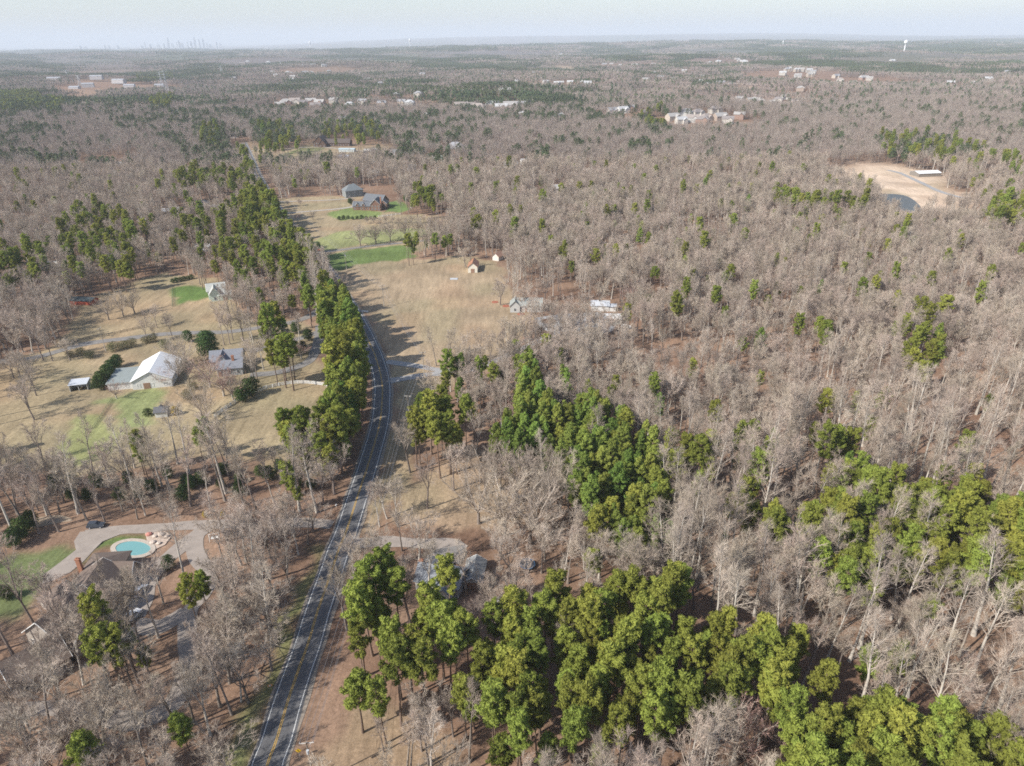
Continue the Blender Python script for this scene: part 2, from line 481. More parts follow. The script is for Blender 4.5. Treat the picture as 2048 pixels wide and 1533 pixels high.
def scatter(name, label, variants, pts, idx, rot, scl, mats_list):
    """ONE object that holds a countless mass: the variants' geometry is instanced on the loose points of the same mesh"""
    V = []; Fc = []; MI = []; vid = []; n = 0
    for k, v in enumerate(variants):
        for arr, mi in ((v['t'], v['ti']), (v['c'], v['ci'])):
            a, f, fm = arr.arrays()
            V.append(a); Fc += [tuple(i + n for i in q) for q in f]; MI += [v['bi'] if (k_ and 'bi' in v) else mi for k_ in fm]; vid.append(np.full(len(a), k + 1)); n += len(a)
    zz = terrain(pts[:, 0], pts[:, 1])
    V.append(np.column_stack([pts, zz])); vid.append(np.zeros(len(pts), int))
    me = bpy.data.meshes.new(name)
    me.from_pydata(np.vstack(V).tolist(), [], Fc)
    for m in mats_list: me.materials.append(m)
    me.polygons.foreach_set('material_index', MI)
    def at(nm, typ, arr):
        a = me.attributes.new(nm, typ, 'POINT'); a.data.foreach_set('value', arr)
    pad = lambda a: np.concatenate([np.zeros(n), a])
    at('vid', 'INT', np.concatenate(vid).astype(np.int32))
    at('pick', 'INT', pad(idx).astype(np.int32)); at('rot', 'FLOAT', pad(rot).astype(np.float32)); s3 = np.column_stack([pad(scl)] * 3); s3[:, 0] *= rng.uniform(.85, 1.15, len(s3)); s3[:, 1] *= rng.uniform(.85, 1.15, len(s3)); s3[:, 2] *= rng.uniform(.88, 1.14, len(s3))
    a_ = me.attributes.new('scl', 'FLOAT_VECTOR', 'POINT'); a_.data.foreach_set('vector', s3.astype(np.float32).ravel())
    o = link(name, me, label=label, kind='stuff')
    ng = bpy.data.node_groups.new(name, 'GeometryNodeTree')
    ng.interface.new_socket('Geometry', in_out='INPUT', socket_type='NodeSocketGeometry')
    ng.interface.new_socket('Geometry', in_out='OUTPUT', socket_type='NodeSocketGeometry')
    N = ng.nodes; L = ng.links
    gi = N.new('NodeGroupInput'); go = N.new('NodeGroupOutput')
    def attr(nm, typ):
        a = N.new('GeometryNodeInputNamedAttribute'); a.data_type = typ; a.inputs[0].default_value = nm
        return [x for x in a.outputs if x.enabled][0]
    va = attr('vid', 'INT')
    def sep(k):
        c = N.new('FunctionNodeCompare'); c.data_type = 'INT'; c.operation = 'EQUAL'
        i = [x for x in c.inputs if x.enabled]
        L.new(va, i[0]); i[1].default_value = k
        s = N.new('GeometryNodeSeparateGeometry'); s.domain = 'POINT'
        L.new(gi.outputs[0], s.inputs[0]); L.new(c.outputs[0], s.inputs[1])
        return s.outputs[0]
    jn = N.new('GeometryNodeJoinGeometry')
    for k in range(len(variants), 0, -1):      # the join lists its links last first
        t = N.new('GeometryNodeGeometryToInstance'); L.new(sep(k), t.inputs[0]); L.new(t.outputs[0], jn.inputs[0])
    ip = N.new('GeometryNodeInstanceOnPoints')
    L.new(sep(0), ip.inputs['Points']); L.new(jn.outputs[0], ip.inputs['Instance']); ip.inputs['Pick Instance'].default_value = True
    L.new(attr('pick', 'INT'), ip.inputs['Instance Index'])
    cx = N.new('ShaderNodeCombineXYZ'); L.new(attr('rot', 'FLOAT'), cx.inputs[2])
    er = N.new('FunctionNodeEulerToRotation'); L.new(cx.outputs[0], er.inputs[0]); L.new(er.outputs[0], ip.inputs['Rotation'])
    L.new(attr('scl', 'FLOAT_VECTOR'), ip.inputs['Scale'])
    L.new(ip.outputs[0], go.inputs[0])
    md = o.modifiers.new('scatter', 'NODES'); md.node_group = ng
    return o
# ------------------------------------------------------------------ the map (frame positions turned into ground positions)
ROAD = smooth(G(*np.array([(526, 1600), (534, 1533), (553, 1480), (575.6, 1403), (596.5, 1341), (615.6, 1288.6), (633, 1229.5), (648.6, 1184), (664.3, 1139),
    (678.2, 1097), (693.8, 1059), (717, 987), (732, 943), (743.6, 905), (755.4, 864), (761.8, 832), (764.2, 800), (765, 776), (761, 747), (755, 726),
    (749, 708), (740, 688), (728, 662), (712, 632), (690, 596), (662, 552), (630, 508), (600, 475), (576, 446), (552, 412), (532, 380), (514, 345), (500, 312), (488, 285)], float).T), 5)
# carry the road on behind the camera's foot
_d = unit(ROAD[0] - ROAD[4]); ROAD = np.vstack([ROAD[0] + _d * 60, ROAD])
HALF = 3.3
LANES = {   # name -> (points, half width, material, offset)
    'gravel_drive': [(P([(772, 723), (800, 727), (835, 732), (866, 738), (905, 742), (950, 738), (1005, 715), (1060, 690), (1110, 668)]), 2.0, 'gravel'),
                     (P([(778, 762), (800, 758), (835, 752), (866, 748), (905, 744)]), 2.2, 'gravel')],
    'asphalt_lane': [(P([(-60, 722), (0, 723), (73, 714), (170, 688), (260, 676), (330, 668), (400, 665), (450, 664), (520, 655), (600, 640), (650, 612), (668, 590)]), 2.4, 'old_asphalt'),
                     (P([(500, 702), (540, 694), (590, 680), (636, 664)]), 2.2, 'old_asphalt'),
                     (P([(500, 750), (558, 744), (612, 726), (630, 704), (638, 676), (640, 650)]), 2.2, 'old_asphalt')],
    'concrete_drive': [(P([(664, 1050), (640, 1047), (600, 1045), (500, 1046), (417, 1049), (350, 1052), (295, 1057), (225, 1060), (167, 1068)]), 2.0, 'concrete'),
                       (P([(412, 1055), (385, 1076), (345, 1108), (313, 1139), (292, 1170), (285, 1200), (268, 1235)]), 2.6, 'concrete'),
                       (P([(405, 1058), (390, 1083), (393, 1111), (412, 1140), (418, 1165), (404, 1192), (380, 1220), (374, 1260), (377, 1320), (362, 1380), (330, 1420), (270, 1442), (200, 1432), (120, 1416), (40, 1420), (-60, 1425)]), 2.1, 'concrete'),
                       (P([(372, 1222), (345, 1240), (313, 1255), (268, 1250)]), 2.3, 'concrete')],
    'pale_drive': [(P([(700, 1089), (735, 1085), (780, 1083), (846, 1087), (900, 1088), (925, 1100)]), 2.3, 'concrete')],
    'far_lane': [(P([(640, 505), (680, 500), (740, 492), (800, 486), (860, 480), (900, 478)]), 1.9, 'old_asphalt'),
                 (P([(555, 428), (600, 424), (650, 420), (690, 416), (712, 412)]), 2.0, 'pale_asphalt'),
                 (P([(548, 404), (600, 402), (660, 400), (705, 396)]), 1.6, 'pale_asphalt'),
                 (P([(478, 305), (520, 300), (580, 297), (640, 294), (700, 300), (735, 303)]), 2.0, 'pale_asphalt'),
                 (P([(1775, 340), (1800, 346), (1822, 356), (1848, 368), (1880, 383), (1925, 396)]), 2.6, 'gravel')],
}
# ground cover: name, colour, outline, trees allowed?
ZONES = [
    ('field', (.345, .262, .172), [(655, 545), (740, 518), (830, 520), (920, 512), (985, 520), (1012, 545), (1010, 580), (1065, 600), (1065, 640), (1050, 680), (1010, 715), (960, 745), (900, 772), (862, 800), (850, 850), (838, 900), (818, 950), (780, 1000), (760, 1045), (742, 1062), (728, 1060), (760, 940), (785, 860), (790, 790), (785, 740), (765, 690), (745, 650), (712, 605), (675, 570)]),
    ('field', (.315, .250, .155), [(-140, 770), (-20, 730), (120, 690), (160, 620), (200, 590), (250, 568), (330, 545), (430, 555), (470, 600), (500, 640), (600, 640), (640, 660), (640, 720), (690, 770), (700, 800), (690, 860), (640, 900), (660, 960), (560, 945), (480, 915), (380, 920), (300, 930), (200, 950), (100, 950), (-140, 900)]),
    ('field', (.325, .255, .16), [(548, 398), (640, 392), (720, 393), (735, 420), (800, 428), (890, 432), (905, 452), (880, 485), (830, 505), (800, 520), (655, 545), (635, 510), (600, 465), (570, 430)]),
    ('field', (.36, .28, .175), [(455, 300), (470, 286), (560, 302), (600, 290), (640, 292), (760, 290), (800, 312), (700, 328), (600, 333), (530, 335), (480, 325)]),
    ('field', (.31, .21, .145), [(150, 340), (175, 326), (275, 314), (280, 328), (220, 340), (170, 350)]),
    ('field', (.60, .465, .345), [(1640, 346), (1670, 334), (1720, 328), (1790, 329), (1825, 340), (1880, 348), (1900, 360), (1890, 375), (1935, 388), (1965, 402), (1935, 425), (1870, 430), (1800, 415), (1750, 400), (1710, 380), (1670, 365)]),
    ('field', (.34, .245, .165), [(868, 925), (960, 900), (1060, 905), (1085, 960), (1070, 1040), (960, 1060), (860, 1060), (800, 1040), (790, 980)]),
    ('field', (.33, .22, .15), [(640, 1533), (600, 1620), (1000, 1620), (920, 1533), (870, 1470), (760, 1430), (690, 1420)]),
    ('field', (.39, .30, .19), [(180, 172), (240, 172), (260, 180), (200, 192)]),
    ('field', (.33, .20, .14), [(110, 182), (180, 178), (210, 192), (140, 205)]),
    ('field', (.48, .38, .25), [(1115, 138), (1160, 136), (1160, 142), (1110, 143)]),
    ('field', (.48, .38, .25), [(1060, 103), (1100, 103), (1100, 107), (1060, 107)]),
    ('field', (.38, .225, .15), [(940, 1200), (1100, 1190), (1110, 1220), (1010, 1250), (940, 1240)]),
    ('lawn', (.135, .185, .06), [(655, 545), (645, 515), (700, 500), (800, 490), (832, 498), (828, 518), (740, 524), (690, 538)]),
    ('lawn', (.26, .27, .12), [(612, 484), (680, 462), (870, 455), (885, 468), (800, 482), (700, 492), (645, 502)]),
    ('lawn', (.115, .175, .05), [(345, 577), (415, 571), (432, 592), (345, 612)]),
    ('lawn', (.19, .235, .08), [(650, 425), (700, 415), (765, 425), (765, 434), (680, 441)]),
    ('lawn', (.14, .20, .065), [(768, 408), (795, 400), (820, 415), (800, 426), (775, 424)]),
    ('lawn', (.14, .165, .07), [(-80, 1150), (0, 1128), (60, 1098), (150, 1072), (165, 1100), (130, 1150), (60, 1190), (20, 1240), (-80, 1250)]),
    ('lawn', (.10, .17, .045), [(180, 1095), (236, 1066), (290, 1066), (292, 1082), (225, 1090), (195, 1105)]),
    ('lawn', (.24, .262, .115), [(200, 800), (300, 775), (335, 790), (310, 850), (270, 862), (240, 828)]),
    ('lawn', (.11, .16, .05), [(555, 307), (600, 298), (650, 297), (640, 303), (560, 312)]),
    ('lawn', (.27, .275, .12), [(120, 860), (200, 825), (260, 870), (200, 915), (130, 930)]),
    ('lawn', (.16, .165, .07), [(455, 1533), (490, 1440), (530, 1330), (560, 1250), (600, 1150), (625, 1090), (648, 1090), (620, 1180), (575, 1320), (530, 1440), (505, 1533)]),
]
ZP = [(n, c, P(p)) for n, c, p in ZONES]
# open ground without wild trees but with the forest floor's colour
BARE_AREAS = [P(p) for p in [
    [(1010, 605), (1100, 595), (1240, 605), (1275, 645), (1240, 668), (1100, 672), (1040, 660)],
    [(160, 1060), (480, 1048), (440, 1120), (440, 1190), (390, 1240), (300, 1290), (230, 1400), (60, 1400), (60, 1250), (110, 1130)],
    [(700, 1060), (800, 1075), (960, 1075), (1010, 1130), (1060, 1150), (1100, 1190), (1030, 1240), (930, 1230), (860, 1240), (700, 1120)],
    [(690, 380), (790, 370), (800, 430), (700, 435)],
    [(640, 285), (700, 270), (760, 292), (700, 330)],
    [(315, 422), (480, 410), (480, 432), (330, 445)],
    [(1748, 380), (1840, 380), (1860, 450), (1800, 460), (1755, 420)],
    [(590, 1620), (720, 1480), (740, 1400), (665, 1200), (720, 1060), (700, 1050), (600, 1300), (480, 1620)],
    [(60, 1080), (0, 1090), (-150, 1150), (-150, 1290), (10, 1260), (70, 1190)],
]]
HOUSE_CLEAR = []       # (x, y, radius) filled below before the trees are set
ALL_LINES = [(ROAD, HALF + 3.5)] + [(l, w + 1.6) for v in LANES.values() for l, w, _ in v]


def is_open(x, y, pad=0):
    r = np.zeros(np.shape(x), bool)
    for n, c, poly in ZP: r |= inpoly(x, y, poly)
    for poly in BARE_AREAS: r |= inpoly(x, y, poly)
    for l, w in ALL_LINES: r |= distline(x, y, l) < w + pad
    for hx, hy, hr in HOUSE_CLEAR: r |= np.hypot(x - hx, y - hy) < hr
    return r


# ------------------------------------------------------------------ ground
def build_ground():
    def axis(a, b, step, lo, hi):
        core = list(np.arange(a, b, step)); out = []
        x, s = core[-1], step
        while x < hi: s *= 1.16; x += s; out.append(x)
        o2 = []; x, s = core[0], step
        while x > lo: s *= 1.16; x -= s; o2.append(x)
        return np.array(o2[::-1] + core + out)
    xs = axis(-290, 330, 1.7, -85000, 85000); ys = axis(55, 640, 1.7, -3000, 85000)
    X, Y = np.meshgrid(xs, ys); nx, ny = len(xs), len(ys)
    Z = terrain(X, Y) + (vnoise(X, Y, 9) - .5) * .25 * (1 - sstep(400, 900, np.hypot(X, Y)))
    dr = np.full(X.shape, 1e9)
    near = (np.abs(X) < 900) & (Y > 0) & (Y < 1500)
    for l, w in ALL_LINES: dr[near] = np.minimum(dr[near], distline(X[near], Y[near], l) - w)
    # a gentle swale beside the lanes, flat (and a little lower) beneath them
    Z = np.where(dr < 0, terrain(X, Y) - .06, Z - .02)
    Z[:, :] -= .25 * np.exp(-((dr - 2.0) / 1.5) ** 2)
    hold = np.zeros(X.shape)
    for hx, hy, hr in HOUSE_CLEAR:
        m = np.hypot(X - hx, Y - hy) < hr; Z[m] = terrain(X[m], Y[m]) - .05
    # colours
    col = np.empty(X.shape + (3,)); zone = np.zeros(X.shape, int)
    a = vnoise(X, Y, 14)[..., None]; b = vnoise(X, Y, 40)[..., None]
    col[:] = np.array([.195, .118, .080]) * a + np.array([.285, .190, .132]) * (1 - a)
    col *= (.85 + .3 * b)
    far = sstep(3200, 5200, np.hypot(X, Y))[..., None]
    wx = X + (vnoise(X, Y, 6) - .5) * 7 + (vnoise(X + 99, Y, 2) - .5) * 2; wy = Y + (vnoise(X, Y + 77, 6) - .5) * 7 + (vnoise(X, Y + 31, 2) - .5) * 2
    for n, c, poly in ZP:
        m = inpoly(wx, wy, poly)
        c = np.array(c)
        v = c * (.86 + .28 * a)
        if n == 'field':
            g = np.clip((vnoise(X + 300, Y, 22) - .48) * 3.2, 0, 1)[..., None]; o = np.clip((vnoise(X, Y + 500, 17) - .55) * 3.2, 0, 1)[..., None]
            v = v * (1 - g * .4) + np.array([.27, .24, .14]) * g * .4
            v = v * (1 - o * .35) + np.array([.37, .235, .145]) * o * .35
        col[m] = v[m]; zone[m] = 1 if n == 'field' else 2
    canopy = np.array([.15, .128, .118]) * (.8 + .4 * vnoise(X, Y, 300))[..., None]
    g = (vnoise(X, Y, 700) > .62)[..., None] & (vnoise(X + 5000, Y, 260) > .45)[..., None]
    canopy = np.where(g, np.array([.07, .10, .05]), canopy)
    col = col * (1 - far) + canopy * far
    Z = Z + far[..., 0] * (11 + 8 * vnoise(X, Y, 200))
    # smooth colours a little
    for _ in range(1):
        c2 = col.copy(); c2[1:-1, 1:-1] = (col[1:-1, 1:-1] * 2 + col[:-2, 1:-1] + col[2:, 1:-1] + col[1:-1, :-2] + col[1:-1, 2:]) / 6; col = c2
    m = mat('ground_cover', (1, 1, 1), rough=.95, spec=.1)
    N = m.node_tree.nodes; L = m.node_tree.links; bs = N['Principled BSDF']
    at = N.new('ShaderNodeAttribute'); at.attribute_name = 'cover'
    tc = N.new('ShaderNodeTexCoord'); prev = at.outputs['Color']
    for sc_, amt in ((3.2, .30), (.9, .26), (.16, .24), (.035, .2)):
        nz = N.new('ShaderNodeTexNoise'); nz.inputs['Scale'].default_value = sc_; nz.inputs['Detail'].default_value = 5; nz.inputs['Roughness'].default_value = .7
        if sc_ == .16:
            mp = N.new('ShaderNodeMapping'); mp.inputs['Rotation'].default_value = (0, 0, .5); mp.inputs['Scale'].default_value = (2.6, .35, 1)
            L.new(tc.outputs['Object'], mp.inputs[0]); L.new(mp.outputs[0], nz.inputs['Vector'])
        else: L.new(tc.outputs['Object'], nz.inputs['Vector'])
        mr = N.new('ShaderNodeMapRange'); mr.inputs[1].default_value = .28; mr.inputs[2].default_value = .72
        mr.inputs[3].default_value = 1 - amt * 1.1; mr.inputs[4].default_value = 1 + amt
        L.new(nz.outputs[0], mr.inputs[0])
        mx = N.new('ShaderNodeVectorMath'); mx.operation = 'MULTIPLY'; L.new(prev, mx.inputs[0]); L.new(mr.outputs[0], mx.inputs[1]); prev = mx.outputs[0]
    L.new(prev, bs.inputs['Base Color'])
    M['ground'] = m
    ii, jj = np.meshgrid(np.arange(ny - 1), np.arange(nx - 1), indexing='ij')
    zf = zone[:-1, :-1]
    for k, nm, lb in ((0, 'ground', 'brown leaf-littered forest floor and far terrain'), (1, 'field', 'dry tan winter grass fields'), (2, 'lawn', 'green mown lawns and verges')):
        s = zf == k; i = ii[s]; j = jj[s]
        q = np.stack([i * nx + j, i * nx + j + 1, (i + 1) * nx + j + 1, (i + 1) * nx + j], 1)
        used, inv = np.unique(q, return_inverse=True); q = inv.reshape(-1, 4)
        me = bpy.data.meshes.new(nm)
        co = np.column_stack([X.ravel()[used], Y.ravel()[used], Z.ravel()[used]])
        me.vertices.add(len(co)); me.vertices.foreach_set('co', co.ravel())
        me.loops.add(q.size); me.loops.foreach_set('vertex_index', q.ravel().astype(np.int32))
        me.polygons.add(len(q)); me.polygons.foreach_set('loop_start', np.arange(0, q.size, 4, dtype=np.int32))
        me.update(calc_edges=True)
        me.polygons.foreach_set('use_smooth', [True] * len(q))
        ca = me.color_attributes.new('cover', 'FLOAT_COLOR', 'POINT')
        ca.data.foreach_set('color', np.column_stack([col.reshape(-1, 3)[used], np.ones(len(used))]).ravel())
        me.materials.append(m)
        link(nm, me, kind='structure', label=lb)


def ribbon(line, o0, o1, z, mb, mi=0):
    """a strip between sideways offsets o0..o1 of a line"""
    t = np.gradient(line, axis=0); t /= np.linalg.norm(t, axis=1)[:, None]
    n = np.column_stack([t[:, 1], -t[:, 0]])
    a = line + n * np.reshape(o0, (-1, 1)); b = line + n * np.reshape(o1, (-1, 1)); k = len(line)
    za = terrain(line[:, 0], line[:, 1]) + z
    v = np.vstack([np.column_stack([a, za]), np.column_stack([b, za])])
    mb.add(v, [(i, k + i, k + i + 1, i + 1) for i in range(k - 1)], mi)


def paved(name, spec):
    m = mat(name, spec['col'], rough=.85, var=spec.get('var', .25), vscale=spec.get('vs', .6), spec=.25, bump=.15)
    return m


M['shoulder'] = mat('shoulder_grit', (.34, .29, .24), var=.45, vscale=1.2)
M['asphalt'] = mat('road_asphalt', (.150, .148, .152), rough=.85, var=.34, vscale=.45, spec=.3, stretch=(1, .22, 1))
M['old_asphalt'] = mat('old_asphalt', (.25, .235, .22), rough=.9, var=.3, vscale=.4)
M['pale_asphalt'] = mat('pale_lane', (.42, .38, .33), rough=.9, var=.2, vscale=.4)
M['gravel'] = mat('grey_gravel', (.38, .37, .36), rough=.95, var=.3, vscale=.8)
M['concrete'] = mat('brushed_concrete', (.36, .31, .27), rough=.9, var=.28, vscale=.35)
M['white_line'] = mat('white_road_paint', (.66, .66, .64), rough=.7, var=.25, vscale=2)
M['yellow_line'] = mat('yellow_road_paint', (.58, .36, .08), rough=.7, var=.25, vscale=2)


def build_roads():
    nc = 15; off = np.linspace(-HALF, HALF, nc); t = np.gradient(ROAD, axis=0); t /= np.linalg.norm(t, axis=1)[:, None]; nn = np.column_stack([t[:, 1], -t[:, 0]])
    mb = MB(); g = (ROAD[:, None, :] + nn[:, None, :] * off[None, :, None]).reshape(-1, 2); kk = len(ROAD)
    mb.add(np.column_stack([g, terrain(g[:, 0], g[:, 1]) + .05]), [(i * nc + j, i * nc + j + 1, (i + 1) * nc + j + 1, (i + 1) * nc + j) for i in range(kk - 1) for j in range(nc - 1)])
    ribbon(ROAD, HALF, HALF + .25, .03, mb); ribbon(ROAD, -HALF - .25, -HALF, .03, mb)
    r = link('road', mb.mesh('road', M['asphalt']), kind='structure', label='two-lane asphalt road curving up through the fields')
    wa = r.data.attributes.new('wear', 'FLOAT', 'POINT'); w_ = np.ones(len(r.data.vertices)); o_ = np.tile(off, kk)
    w_[:kk * nc] = 1 + .16 * (np.exp(-((np.abs(np.abs(o_) - 1.5) - .8) / .35) ** 2)) - .10 * np.exp(-((np.abs(o_) - 1.5) / .3) ** 2) + .22 * (vnoise(g[:, 0], g[:, 1], 7) - .5); wa.data.foreach_set('value', w_)
    m = M['asphalt']; N = m.node_tree.nodes; L = m.node_tree.links; bs = N['Principled BSDF']; src = bs.inputs['Base Color'].links[0].from_socket
    at = N.new('ShaderNodeAttribute'); at.attribute_name = 'wear'; vm = N.new('ShaderNodeVectorMath'); vm.operation = 'MULTIPLY'; L.new(src, vm.inputs[0]); L.new(at.outputs['Fac'], vm.inputs[1]); L.new(vm.outputs[0], bs.inputs['Base Color'])
    for sgn, a_, wd in ((1, .2, .75), (-1, .2, .45)):
        q = MB(); wob = wd * (.6 + .9 * vnoise(ROAD[:, 0], ROAD[:, 1], 4)); lo = np.full(kk, HALF + a_) * sgn; hi = (HALF + a_ + wob) * sgn
        ribbon(ROAD, lo if sgn > 0 else hi, hi if sgn > 0 else lo, .012, q); link('road_shoulder', q.mesh('road_shoulder', M['shoulder']), kind='structure', label='strip of pale grit along the road edge')
    e = 2.92
    for nm, a, b, mt in (('edge_line', -e - .1, -e + .1, 'white_line'), ('edge_line', e - .1, e + .1, 'white_line'),
                         ('center_line', -.24, -.08, 'yellow_line'), ('center_line', .08, .24, 'yellow_line')):
        q = MB(); ribbon(ROAD, a, b, .062, q); link(nm, q.mesh(nm, M[mt]), r)
    lab = {'gravel_drive': 'forked grey gravel drive right of the road bend', 'asphalt_lane': 'narrow grey lane past the barn and the grey-roofed house',
           'concrete_drive': 'concrete drives looping around the large estate', 'pale_drive': 'pale drive to the house with the brick chimney',
           'far_lane': 'pale lanes to the far houses'}
    for k, v in LANES.items():
        for j, (l, w, mt) in enumerate(v):
            l = smooth(l, 5)
            wob = 1 + (vnoise(l[:, 0], l[:, 1], 5) - .5) * .3
            q = MB(); ribbon(l, -w * wob, w * wob, .024 + .005 * j + (.006 if k == 'pale_drive' else 0), q)
            link(k, q.mesh(k, M[mt]), kind='structure', label=lab[k])


def flat_poly(name, pts, z, m, **props):
    """a flat paved patch with a little thickness"""
    pts = np.asarray(pts); n = len(pts); mb = MB()
    z0 = float(np.mean(terrain(pts[:, 0], pts[:, 1])))
    v = np.vstack([np.column_stack([pts, np.full(n, z0 + z)]), np.column_stack([pts, np.full(n, z0 + z - .3)])])
    ar = sum(pts[i][0] * pts[(i + 1) % n][1] - pts[(i + 1) % n][0] * pts[i][1] for i in range(n))
    top = tuple(range(n)) if ar > 0 else tuple(range(n - 1, -1, -1))
    mb.add(v, [top] + [(i, i + n, (i + 1) % n + n, (i + 1) % n) for i in range(n)])
    return link(name, mb.mesh(name, m), **props)
# ------------------------------------------------------------------ buildings
TOWN = []
_hm = {}


def hm(col, rough=.8, kind='plain'):
    k = (col, rough, kind)
    if k not in _hm:
        if kind == 'shingle': _hm[k] = mat('roof_shingles', col, rough=.9, var=.3, vscale=1.2, spec=.2, stretch=(1, 1, 3))
        elif kind == 'metal': _hm[k] = mat('sheet_metal_roof', col, rough=.5, var=.12, vscale=.5, spec=.5, stretch=(3, .3, 1))
        elif kind == 'brick': _hm[k] = mat('brickwork', col, rough=.9, var=.35, vscale=4, spec=.15)
        elif kind == 'glass': _hm[k] = mat('window_glass', col, rough=.12, spec=.6)
        else: _hm[k] = mat('painted_surface', col, rough=rough, var=.15, vscale=.8, spec=.25)
    return _hm[k]


GLASS = (.05, .06, .075); WHITE = (.74, .73, .70); BRICK = (.25, .15, .115); TAN = (.50, .42, .33); SLATE = (.16, .17, .185); GREYR = (.27, .28, .29); BROWNR = (.20, .155, .13)


def wall_mesh(w, d, h, rh, kind, z0=0.0):
    mb = MB(); x, y = w / 2, d / 2
    v = [(-x, -y, z0 - 1), (x, -y, z0 - 1), (x, y, z0 - 1), (-x, y, z0 - 1), (-x, -y, h), (x, -y, h), (x, y, h), (-x, y, h)]
    f = [(0, 1, 5, 4), (2, 3, 7, 6)]
    if kind == 'gable':
        v += [(-x, 0, h + rh), (x, 0, h + rh)]
        f += [(1, 2, 6, 9, 5), (3, 0, 4, 8, 7)]
    elif kind == 'shed':
        v += [(-x, y, h + rh), (x, y, h + rh)]
        f = [(0, 1, 5, 4), (2, 3, 8, 9), (1, 2, 9, 5), (3, 0, 4, 8)]
    else:
        f += [(1, 2, 6, 5), (3, 0, 4, 7)]
    mb.add(v, f); return mb


def roof_mesh(w, d, h, rh, kind, o=.45, t=.16):
    mb = MB(); x, y = w / 2 + o, d / 2 + o; sl = rh / (d / 2); e = h - sl * o if kind in ('gable', 'hip') else h
    if kind == 'gable':
        top = [(-x, -y, e), (x, -y, e), (x, 0, h + rh), (-x, 0, h + rh), (-x, y, e), (x, y, e)]
        v = [(a, b, c + .03 + t) for a, b, c in top] + [(a, b, c + .03) for a, b, c in top]
        f = [(0, 1, 2, 3), (3, 2, 5, 4), (6, 9, 8, 7), (9, 10, 11, 8), (0, 6, 7, 1), (4, 5, 11, 10), (1, 7, 8, 2), (2, 8, 11, 5), (0, 3, 9, 6), (3, 4, 10, 9)]
    elif kind == 'hip':
        r = max(.05, x - y)
        top = [(-x, -y, e), (x, -y, e), (x, y, e), (-x, y, e), (-r, 0, h + rh), (r, 0, h + rh)]
        v = [(a, b, c + .03 + t) for a, b, c in top] + [(-x, -y, e), (x, -y, e), (x, y, e), (-x, y, e)]
        f = [(0, 1, 5, 4), (2, 3, 4, 5), (1, 2, 5), (3, 0, 4), (0, 6, 7, 1), (1, 7, 8, 2), (2, 8, 9, 3), (3, 9, 6, 0), (6, 9, 8, 7)]
    elif kind == 'shed':
        s = rh / d
        top = [(-x, -y, h - s * o), (x, -y, h - s * o), (x, y, h + rh + s * o), (-x, y, h + rh + s * o)]
        v = [(a, b, c + .03 + t) for a, b, c in top] + [(a, b, c + .03) for a, b, c in top]
        f = [(0, 1, 2, 3), (4, 7, 6, 5), (0, 4, 5, 1), (1, 5, 6, 2), (2, 6, 7, 3), (3, 7, 4, 0)]
    else:
        mb.box((0, 0, h + t / 2 + .03), (2 * x, 2 * y, t)); return mb
    mb.add(v, f); return mb


_wm = {}


def window_part(root, x, y, z, rz, w=1.1, h=1.4, pane=True, frame=WHITE):
    k = (w, h, frame)
    if k not in _wm:
        a = MB(); b = MB(); q = .09
        for c, s in (((0, 0, h / 2), (w + 2 * q, .1, q)), ((0, 0, -h / 2), (w + 2 * q, .1, q)), ((-w / 2, 0, 0), (q, .1, h - q)), ((w / 2, 0, 0), (q, .1, h - q)), ((0, 0, 0), (w - q, .07, .05))): a.box(c, s)
        b.box((0, 0, 0), (w - q, .05, h - q))
        _wm[k] = (a.mesh('window', hm(frame)), b.mesh('pane', hm(GLASS, kind='glass')))
    f = link('window', _wm[k][0], root, (x, y, z), rz)
    if pane: link('pane', _wm[k][1], f)


